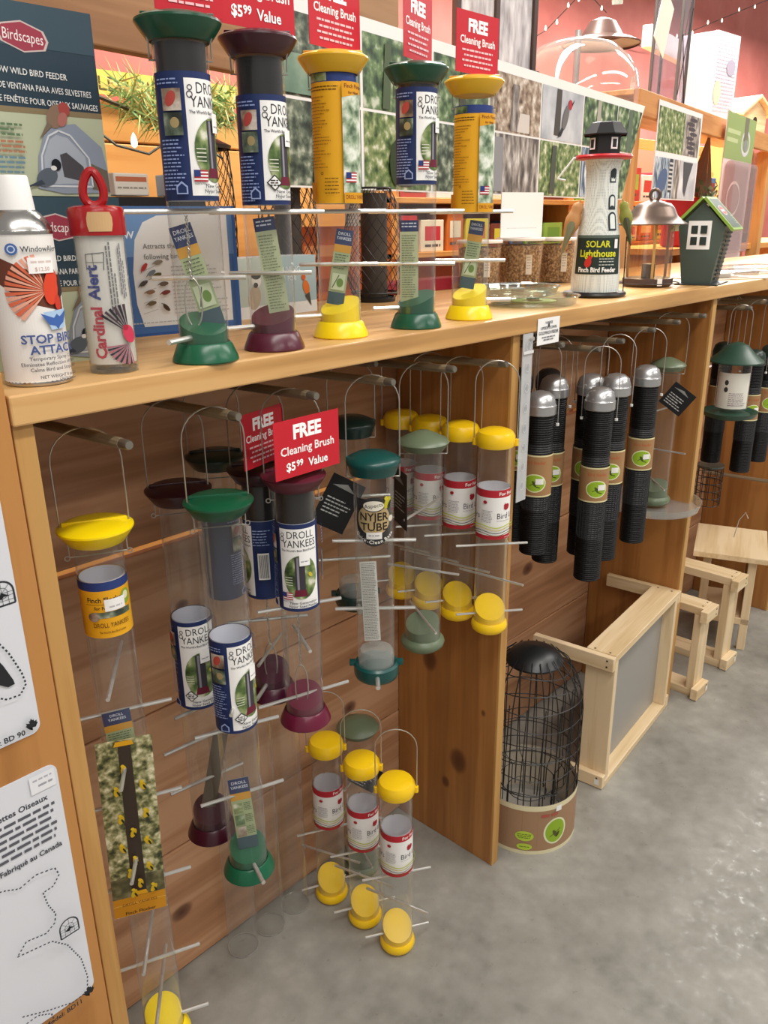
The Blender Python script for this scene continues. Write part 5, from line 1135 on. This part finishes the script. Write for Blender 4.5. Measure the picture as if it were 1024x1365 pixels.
for s0, s1 in ((-.80, -.71), (2.20, 2.42), (4.9, 5.0)): ub('post', s0, .031, 0, s1, .10, 1.886, W_POST)
# ---- long woodpecker poster
t = thing('bird_poster', 'long poster of woodland and woodpecker photographs hanging from the upper shelf', 'poster', up(.235, .0, 1.566), ANG)
mb = MB(); mb.prism([(0, 0), (1.94, 0), (2.00, .12), (2.03, .20), (2.12, .338), (0, .338)], .0025, paper('#efeeec'), ((0, -.001, 0), (1, 0, 0), (0, 0, 1), (0, 1, 0))); mb.build('sheet', t)
mb = MB(); P = Print()
mats = [P_DARK, P_GREEN, P_MEADOW, P_BROWN, P_BARK, P_GREEN, P_DARK]
w = 212; hx = 33.8; xs = [0, 27, 56, 85, 118, 151, 183, 212]
for i in range(7):
    if i == 6: P.poly([(183.5, 16.6), (200.5, 16.6), (203, 20), (209, 31.2), (183.5, 31.2)], P_GREEN); P.poly([(183.5, .4), (193.5, .4), (199.5, 12), (200, 16), (183.5, 16)], P_GREEN); continue
    P.rect(xs[i]+.5, 16.6, xs[i+1]-.5, hx-2.6, [P_DARK, P_GREEN, P_GREEN, P_BROWN, P_PALE, P_GREEN, P_GREEN][i])
    P.rect(xs[i]+.5, .4, xs[i+1]-.5, 16.0, [P_DARK, P_MEADOW, P_DARK, P_BARK, P_MEADOW, P_BLUE, P_GREEN][i])
def trunk(x, y0, y1, wd, c): P.poly([(x-wd/2, y0), (x+wd/2, y0), (x+wd/2*.8+.8, y1), (x-wd/2*.8+.8, y1)], c)
trunk(100, 17, 29, 5, P_BARK); trunk(106, 17, 22, 8, '#cfc8c2'); trunk(130, 18, 31, 4.5, '#4a4642'); trunk(164, 17, 31, 4, '#a8a69c'); trunk(196, 17, 31, 5, '#5a6a5c'); trunk(70, 17, 31, 3.5, '#3c4438'); trunk(12, 1, 15, 5, '#2c332c'); trunk(44, 1, 15, 4.5, '#3c3a34'); trunk(36, 17, 30, 3, '#4f5f44'); trunk(90, 1, 15, 7, '#8c8c90'); trunk(128, 1, 15, 4, '#4a4f46'); trunk(168, 3, 15, 5, '#9aa4ac')
P.ell(136, 23.5, 1.9, 4.2, '#6d6a6c', 16, -.5); P.ell(139.2, 27.4, 1.5, 1.5, '#b02c38', 14); P.poly([(133.4, 20.5), (130.5, 17.4), (133, 18.0), (134.8, 20)], '#2a282c'); P.poly([(140.2, 27.8), (142.6, 29.2), (140.6, 27.0)], '#2a282c')
P.ell(20, 22.5, 6, 3, '#8fa49a', 18); P.rect(.5, 17, 26, 24, mottled('photo_teal', ['#4c6a58', '#6f8c78', '#98ab98'], 9))
P.ell(40, 6, 3, 5, '#2c3c20', 14); P.ell(76, 8, 5, 4, '#b8c0a0', 14); P.ell(168, 4.5, 9, 3, '#3a4c66', 18)
P.emit(mb, on_plane((0, -.0012, 0), *FRONT)); mb.build('photographs', t)
# ---- second poster
t = thing('bird_poster', 'short poster of two stacked bark photographs hanging right of the post', 'poster', up(2.525, .0, 1.573), ANG)
mb = MB(); mb.box(0, -.001, 0, .645, .0015, .372, paper('#e9e6ea')); mb.build('sheet', t)
mb = MB(); P = Print(); P.rect(1, 18.6, 38, 35.2, P_MEADOW); P.rect(38.4, 18.6, 62.5, 35.2, P_BARK)
for k in range(8): P.ell(50+random.uniform(-3, 3), 20.2+k*1.9, 6, .8, '#4a424a', 14)
P.rect(1, .6, 26, 16.4, P_BLUE); P.rect(26.4, .6, 62.5, 16.4, P_PALE); P.ell(12, 7, 7.5, 4.6, '#4d6288', 20, .5); P.rect(21, 3, 25.5, 16.4, '#3a3c40')
for k in range(7): P.rect(20.5, 4+k*1.7, 26, 4.8+k*1.7, '#c4c6c8')
P.rect(28, .6, 36, 16.4, P_BARK); P.poly([(41, 16), (56, 16), (50, 8), (47, 1.5), (44, 4)], '#4a4c52')
P.emit(mb, on_plane((0, -.0012, 0), *FRONT)); mb.build('photographs', t)
# ---- hanging packaged feeder with green card
t = thing('packaged_feeder', 'green card package with pale pink blister hanging from the upper shelf', 'package', up(3.55, -.02, 1.28), ANG)
mb = MB(); mb.box(0, 0, 0, .64, .004, .715, paper('#dcc8c6')); mb.build('backing_card', t)
mb = MB(); P = Print(); P.rect(0, 50, 64, 71.5, '#8fa266'); P.rect(3, 62, 30, 64, '#b4c090'); P.rect(3, 58, 26, 60, '#b4c090'); P.ring(44, 59, 10, 6.5, 2.0, '#c9c4cc', 28); P.rect(38, 60, 47, 71.5, '#74705c'); P.ell(44, 58, 4, 3, '#8a8890'); P.ring(30, 31, 15, 9, 1.5, '#efe2e0', 28); P.ell(30, 18, 9, 5, '#e9dcda'); P.emit(mb, on_plane((0, -.0006, 0), *FRONT)); mb.build('printed_face', t)
mb = MB(); mb.box(.04, -.05, .03, .60, -.0012, .49, clear('pink_blister', '#f0e0de', .10, .5), .02); mb.build('clear_shell', t)
# ---- on the upper shelf
t = thing('lantern_feeder', 'tall clear lantern feeder with dark frame standing on upper shelf', 'bird feeder', up(1.30, .10, 1.905), ANG-22)
FR = plain('#4c3a34', .4)
for sx in (-.14, 0.0, .145): mb = MB(); mb.box(sx-.008, -.012, 0, sx+.008, .012, .36, FR, .002); mb.build('frame_bar', t)
mb = MB(); mb.box(-.15, -.02, 0, .16, .14, .012, FR, .002); mb.build('floor_plate', t)
for x0 in (-.131, .009): mb = MB(); mb.box(x0, -.002, .012, x0+.127, .002, .36, mottled('painted_reflections', ['#a8a2a6', '#d4d0d4', '#f2f0f2'], 26, .2, stretch=(2, 2, .4))); plabel(mb.build('reflection_pane', t), 'clear pane with pale reflections painted into its colour')  # white and grey reflections of the clear panes are painted into their colour
t = thing('dome_baffle', 'large clear plastic dome with brown hat roof above it on upper shelf', 'bird feeder', up(2.26, .25, 1.905), ANG)
mb = MB(); mb.lathe([(.245, .0), (.245, .05), (.232, .115), (.20, .17), (.145, .215), (.075, .238), (.015, .243)], clear('dome_plastic', '#f6f0ee', .07, .7, .06, .05), 48); mb.build('clear_dome', t)
mb = MB(); mb.lathe([(.013, 0), (.013, .27)], plain('#c9c6c4', .2, .8), 14); mb.build('centre_pole', t)
mb = MB(); mb.lathe([(.152, .208), (.155, .213), (.12, .228), (.085, .238), (.07, .262), (.05, .292), (.02, .303), (.0001, .305)], plain('#6a5048', .35, .2), 40); plabel(mb.build('hat_roof', t), 'brown hat shaped metal roof'); [c for c in t.children if c.name.startswith('hat_roof')][0].location = (.19, -.02, .035)
mb = MB(); mb.lathe([(.0001, .001), (.15, 0), (.16, .006), (.15, .008), (.0001, .007)], plain('#6a5048', .4), 36); mb.build('tray', t)
mb = MB(); P = Print(); P.rect(-2, 6.0, 2, 11.5, '#f2efec'); P.emit(mb, on_cyl(.2355, .75)); mb.build('price_sticker', t)
t = thing('tray_lid', 'flat brown metal lid lying on the upper shelf before the dome', 'lid', up(1.62, .12, 1.905), ANG)
mb = MB(); mb.lathe([(.0001, .014), (.05, .014), (.085, .006), (.092, 0), (.094, .002), (.086, .010), (.05, .018), (.0001, .02)], plain('#4e3c38', .4), 36); mb.build('lid', t)
t = thing('tower_feeder', 'tall clear tower feeder with dark edges and crossed wires on upper shelf', 'bird feeder', up(3.12, .10, 1.963), ANG)
for sx, sy in ((-.065, 0), (.065, 0), (-.065, .12), (.065, .12)): mb = MB(); mb.box(sx-.006, sy-.006, 0, sx+.006, sy+.006, .50, plain('#5a5450', .4, .3), .001); mb.build('corner_bar', t)
mb = MB(); mb.box(-.058, .001, .005, .058, .119, .50, clear('tower_plastic', '#e6e2ea', .16, .6), .002); mb.build('clear_body', t)
mb = MB(); mb.tube([(-.06, -.007, .06), (.06, -.007, .42)], .002, DARKWIRE, 5); mb.tube([(-.06, -.007, .30), (.06, -.007, .02)], .002, DARKWIRE, 5); mb.build('crossed_wires', t)
t = thing('price_tag', 'large pale card hanging cornerwise beside the tower feeder', 'tag', up(2.68, .06, 2.245), ANG)
mb = MB(); mb.box(-.075, -.001, -.105, .075, .001, .105, paper('#f0e6d8')); o = mb.build('card', t); o.rotation_euler.y = .42
t = thing('price_tag', 'pale green patterned card hanging cornerwise above the dome', 'tag', up(2.02, .02, 2.28), ANG)
mb = MB(); mb.box(-.05, -.001, -.09, .05, .001, .09, mottled('leafy_card', ['#b4bca4', '#d8d8c8', '#f0eee6'], 40)); o = mb.build('card', t); o.rotation_euler.y = -.2
t = thing('carton', 'tall white carton with grey print lines and red flowers on upper shelf', 'box', up(4.08, .14, 1.963), ANG-12)
mb = MB(); mb.box(-.15, 0, 0, .11, .20, .46, paper('#e6dfe8'), .003); mb.build('carton', t)
mb = MB(); P = Print(); P.rect(-15, 0, 11, 46, '#e9e4ee')
for k in range(21): P.dash(-13.5, 9.5, 43-k*1.75, .7, '#b9b2c2')
P.ell(-10, 17, 4, 6, '#ece6b0', 18); P.ell(-1, 2.2, 4.2, 2.0, '#c4343c', 18); P.ell(3, 30, 5, 4, '#aaa2b4', 18); P.emit(mb, on_plane((0, -.0005, 0), *FRONT)); mb.build('printed_face', t)
mb = MB(); P = Print(); P.rect(0, 0, 20, 46, '#ded6e2'); P.ell(10, 36, 3, 3, '#c8323c', 16); P.ell(12, 15, 4, 5.5, '#c8323c', 16); P.ell(5, 22, 2, 2, '#c8323c', 14); P.rect(8, 4, 9, 40, '#b8b4b8'); P.emit(mb, on_plane((.1105, 0, 0), (0, 1, 0), (0, 0, 1), (1, 0, 0))); mb.build('printed_side', t)
t = thing('white_bracket', 'white bracket reaching left from behind the tall white carton', 'bracket', up(4.22, .37, 1.963), ANG)
mb = MB(); mb.box(-.75, 0, .34, .16, .05, .44, plain('#f0ece6', .5), .004); mb.box(.10, 0, 0, .16, .05, .34, plain('#f0ece6', .5), .004); mb.build('beam', t)
t = thing('birdhouse', 'pale yellow wooden birdhouse on the upper shelf at the right edge', 'birdhouse', up(4.78, .17, 1.963), ANG-20)
mb = MB(); mb.box(-.12, -.06, 0, .12, .10, .13, W_LIGHTX, .003); mb.build('walls', t)
for sg in (-1, 1): mb = MB(); mb.prism([(0, .215), (sg*.17, .115), (sg*.17, .130), (0, .232)][::sg], .22, W_LIGHT, ((0, -.09, 0), (1, 0, 0), (0, 0, 1), (0, 1, 0))); mb.build('roof_slope', t)
mb = MB(); mb.prism([(-.12, .13), (.12, .13), (0, .21)], .006, W_LIGHTX, ((0, -.058, 0), (1, 0, 0), (0, 0, 1), (0, 1, 0))); mb.build('gable', t)
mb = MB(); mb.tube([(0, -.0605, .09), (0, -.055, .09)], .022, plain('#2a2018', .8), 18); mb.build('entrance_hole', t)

# ================================================================== STORE BEHIND
t = thing('slat_wall', 'orange varnished plank wall section behind the counter at left', 'wall panel', (0, 1.62, 0))
for k, (z0, z1) in enumerate(((0.0, .58), (.585, 1.16), (1.165, 1.74), (1.745, 1.86))):
    mb = MB(); mb.box(-.6, 0, z0, 1.35, .03, z1, W_ORANGE, .004); mb.build('plank', t)
mb = MB(); mb.box(-.6, .04, 0, 1.35, .05, 2.3, PINK); mb.build('backing', t)
t = thing('banner', 'yellow banner with dark lettering above the plank wall', 'sign', (.36, 1.60, 1.874))
mb = MB(); mb.box(-.8, 0, 0, .9, .01, .068, paper('#e6c85c')); P = Print(); P.text('WILD \u00b7 BIRD \u00b7 SEED', -11, 1.2, 5.6, '#5a5030', 'c', .005, sx=1.15); P.emit(mb, on_plane((0, -.0003, 0), *FRONT)); mb.build('sheet', t)
t = thing('pine_garland', 'green and gold pine garland swag hanging before the plank wall', 'garland', (.27, 1.48, 1.86))
mb = MB(); gm = [plain(c, .6) for c in ('#7f9a4c', '#a4b05c', '#cbb468', '#5f8a44')]
for k in range(900):
    a = random.uniform(-1, 1); b = Vector((a*.2, random.uniform(-.05, .05), -.03*(1-a*a)+random.uniform(-.05, .05))); dirv = Vector((random.uniform(-1, .6), random.uniform(-.6, .6), random.uniform(-.9, 1))).normalized()
    e = b+dirv*random.uniform(.05, .11); nn = dirv.cross(Vector((0, 1, 0))).normalized()*.003
    mb.add([tuple(b-nn), tuple(b+nn), tuple(e)], [(0, 1, 2)], gm[k % 4])
tag(mb.build('needles', t), kind='stuff')
mb = MB(); mb.tube([(-.32, 0, .0), (-.1, 0, -.06), (.1, 0, -.065), (.32, 0, .0)], .006, plain('#4a4228', .8), 6); mb.build('stem', t)
BULB = emit('#fff2dc', 3.0)
def light_string(label, pts, n, loc=(0, 0, 0)):
    t = thing('string_lights', label, 'string lights', loc)
    mb = MB(); mb.tube(pts, .004, plain('#3c4038', .6), 5); mb.build('cord', t); P0 = [Vector(p) for p in pts]
    for k in range(n):
        u = (k+.5)/n*(len(P0)-1); i = int(u); p = P0[i].lerp(P0[min(i+1, len(P0)-1)], u-i)+Vector((0, -.012, .02*(1 if k % 2 else -1)))
        mb = MB(); s = .018; mb.lathe([(.0001, -.9*s), (.45*s, -.6*s), (.55*s, 0), (.4*s, .8*s), (.0001, 1.5*s)], BULB, 8); o = mb.build('bulb', t); o.location = p
    return t
light_string('fairy light cord with pale bulbs looping before plank wall', [(-.10, 1.47, 1.80), (.02, 1.46, 1.72), (.12, 1.45, 1.70), (.25, 1.46, 1.77), (.40, 1.46, 1.70)], 4)
light_string('pale bulb string on the pink wall behind the clear dome', [(4.6, 3.5, 2.75), (5.0, 3.5, 2.85), (5.4, 3.5, 3.02), (5.7, 3.5, 3.22), (6.0, 3.5, 3.42), (6.4, 3.5, 3.3)], 9)
light_string('pale bulb string on pink wall above the white carton', [(6.6, 3.5, 3.1), (7.4, 3.5, 3.12), (8.2, 3.5, 3.38), (9.0, 3.5, 3.62), (10.0, 3.5, 3.92), (11.0, 3.5, 4.2)], 11)
# goods shelves beyond the counter
t = thing('goods_shelf', 'orange pine goods shelf standing beyond the counter', 'shelf', (2.6, 1.9, 0))
for z in (.5, .95, 1.36, 1.60): mb = MB(); mb.box(-1.1, -.2, z-.025, 2.6, .25, z, W_ORANGE, .003); mb.build('shelf_board', t)
for x in (-1.1, .4, 2.55): mb = MB(); mb.box(x, -.18, 0, x+.05, .25, 2.0, wood('orange_post', ['#b4722e', '#cf8c42', '#dd9c54'], 'z', .5), .003); mb.build('upright', t)
mb = MB(); mb.box(-1.1, .25, 0, 2.6, .27, 2.0, plain('#b8705a', .7)); mb.build('back_board', t)
cols = ['#c8323a', '#d8c83c', '#6a9a3c', '#e0ddd4', '#c86a2c', '#4a6a98', '#b8443c', '#e8dcc0', '#7a3a2c', '#8fb04a']
random.seed(21); names = ['scarlet', 'mustard', 'leaf green', 'off white', 'rust orange', 'slate blue', 'brick red', 'cream', 'brown', 'lime green']
x = 1.56; k = 0; spots = []
while x < 5.0:
    w = random.uniform(.10, .2); h = random.uniform(.10, .19); spots.append((x, 1.3605, w, h)); x += w+.03
x = 1.56
while x < 5.0:
    w = random.uniform(.10, .2); h = random.uniform(.12, .2); spots.append((x, 1.6005, w, h)); x += w+.03
seen = {}
for i, (x, z, w, h) in enumerate(spots):
    c = (i*7+(i//10)*3) % 10; lev = 'lower' if z < 1.5 else 'upper'; key = (c, lev); seen[key] = seen.get(key, 0)+1
    if 2.95 < x+w/2 < 3.06 or 2.95 < x < 3.06: continue
    d = (cols[(c+3) % 10], names[(c+3) % 10])
    pb = pbox('goods_carton', '%s carton, %s of its colour from left on the %s shelf beyond counter' % (names[c], ('first', 'second', 'third', 'fourth', 'fifth')[min(seen[key]-1, 4)], lev), 'box', x, 1.72, z, x+w, 1.86, z+h, cols[c],
         lambda P, ww, hh, q=d[0]: (P.rect(ww*.15, hh*.35, ww*.85, hh*.8, q), P.dash(ww*.15, ww*.85, hh*.15, hh*.08, '#5a5048')))
    pb['group'] = 'cartons on the goods shelf'
# right side clutter
t = thing('cloth_umbrella', 'folded tan fabric fan hanging behind the short poster', 'umbrella', (3.72, 1.30, 1.62), 0)
mb = MB()
for k in range(7):
    a0 = -.1+k*.045; mb.add([(.12, 0, .36), (-.14+k*.05, -.02*(k % 2), 0), (-.09+k*.05, -.02*((k+1) % 2), -.01)], [(0, 1, 2)], plain(('#8a6a50', '#a4836a')[k % 2], .8))
mb.build('cloth', t)
t = thing('flower_pot', 'leafy white flowered plant peeking above the green house roof', 'plant', (3.80, 1.25, 1.36), 0)
mb = MB(); mb.lathe([(.0001, 0), (.07, 0), (.09, .12), (.08, .12), (.0001, .10)], plain('#a4543a', .7), 20); mb.build('pot', t)
mb = MB(); lm = [plain(c, .6) for c in ('#4f6a38', '#8fa878', '#e4e6da')]
for k in range(160):
    c = Vector((random.gauss(0, .07), random.gauss(0, .06), .2+random.gauss(0, .06))); a = random.uniform(0, 6.28); e1 = Vector((math.cos(a), random.uniform(-.5, .5), math.sin(a)))*.028; e2 = Vector((-math.sin(a), .3, math.cos(a)))*.014
    mb.add([tuple(c-e1), tuple(c+e2), tuple(c+e1), tuple(c-e2)], [(0, 1, 2, 3)], lm[k % 3])
tag(mb.build('foliage', t), kind='stuff')
t = thing('side_table', 'orange pine display table beyond the right end of counter', 'table', (4.4, 1.45, 0), 0)
mb = MB(); mb.box(-1.2, -.28, 1.30, 1.6, .35, 1.335, W_ORANGE, .003); mb.build('table_top', t)
for x in (-1.15, 1.52): mb = MB(); mb.box(x, -.22, 0, x+.06, .3, 1.30, W_ORANGE, .003); mb.build('leg', t)
mb = MB(); mb.box(-1.2, .40, 1.93, 1.6, .44, 1.99, W_ORANGE, .003); mb.build('rail', t)
for x in (-1.15, 1.5): mb = MB(); mb.box(x, .36, 0, x+.06, .40, 1.99, W_ORANGE, .003); mb.build('rail_post', t)
for k, (x, lb) in enumerate(((4.46, 'left of pair'), (4.64, 'right of pair'))):
    t = thing('hanging_tube_feeder', 'pale clear tube feeder with red band standing far right, %s' % lb, 'bird feeder', (x, 1.30, 1.337), -72, 'pale tubes at far right')
    mb = MB(); mb.lathe([(.045, .0), (.07, .03), (.07, .40), (.045, .50), (.04, .56)], clear('pale_tube', '#dccfc4', .18, .6), 26); mb.build('tube', t)
    mb = MB(); mb.lathe([(.071, .245), (.071, .275)], plain('#b8323a', .4), 26); mb.build('red_band', t)
    mb = MB(); mb.lathe([(.0001, .002), (.06, .004), (.066, .06), (.0001, .08)], plain('#8a7a68', .6), 24); mb.build('seed_base', t)
t = thing('gift_bag', 'bright red bag standing behind bronze roofed feeder', 'bag', (3.56, 1.30, 1.337), -60)
mb = MB(); mb.box(-.10, -.05, 0, .10, .05, .27, plain('#b81f28', .4), .01); mb.build('bag_body', t)
mb = MB(); mb.tube(bail_pts(.04, .36, .27, 0, .04), .004, plain('#d8c8b8', .6), 6); mb.build('handle', t)
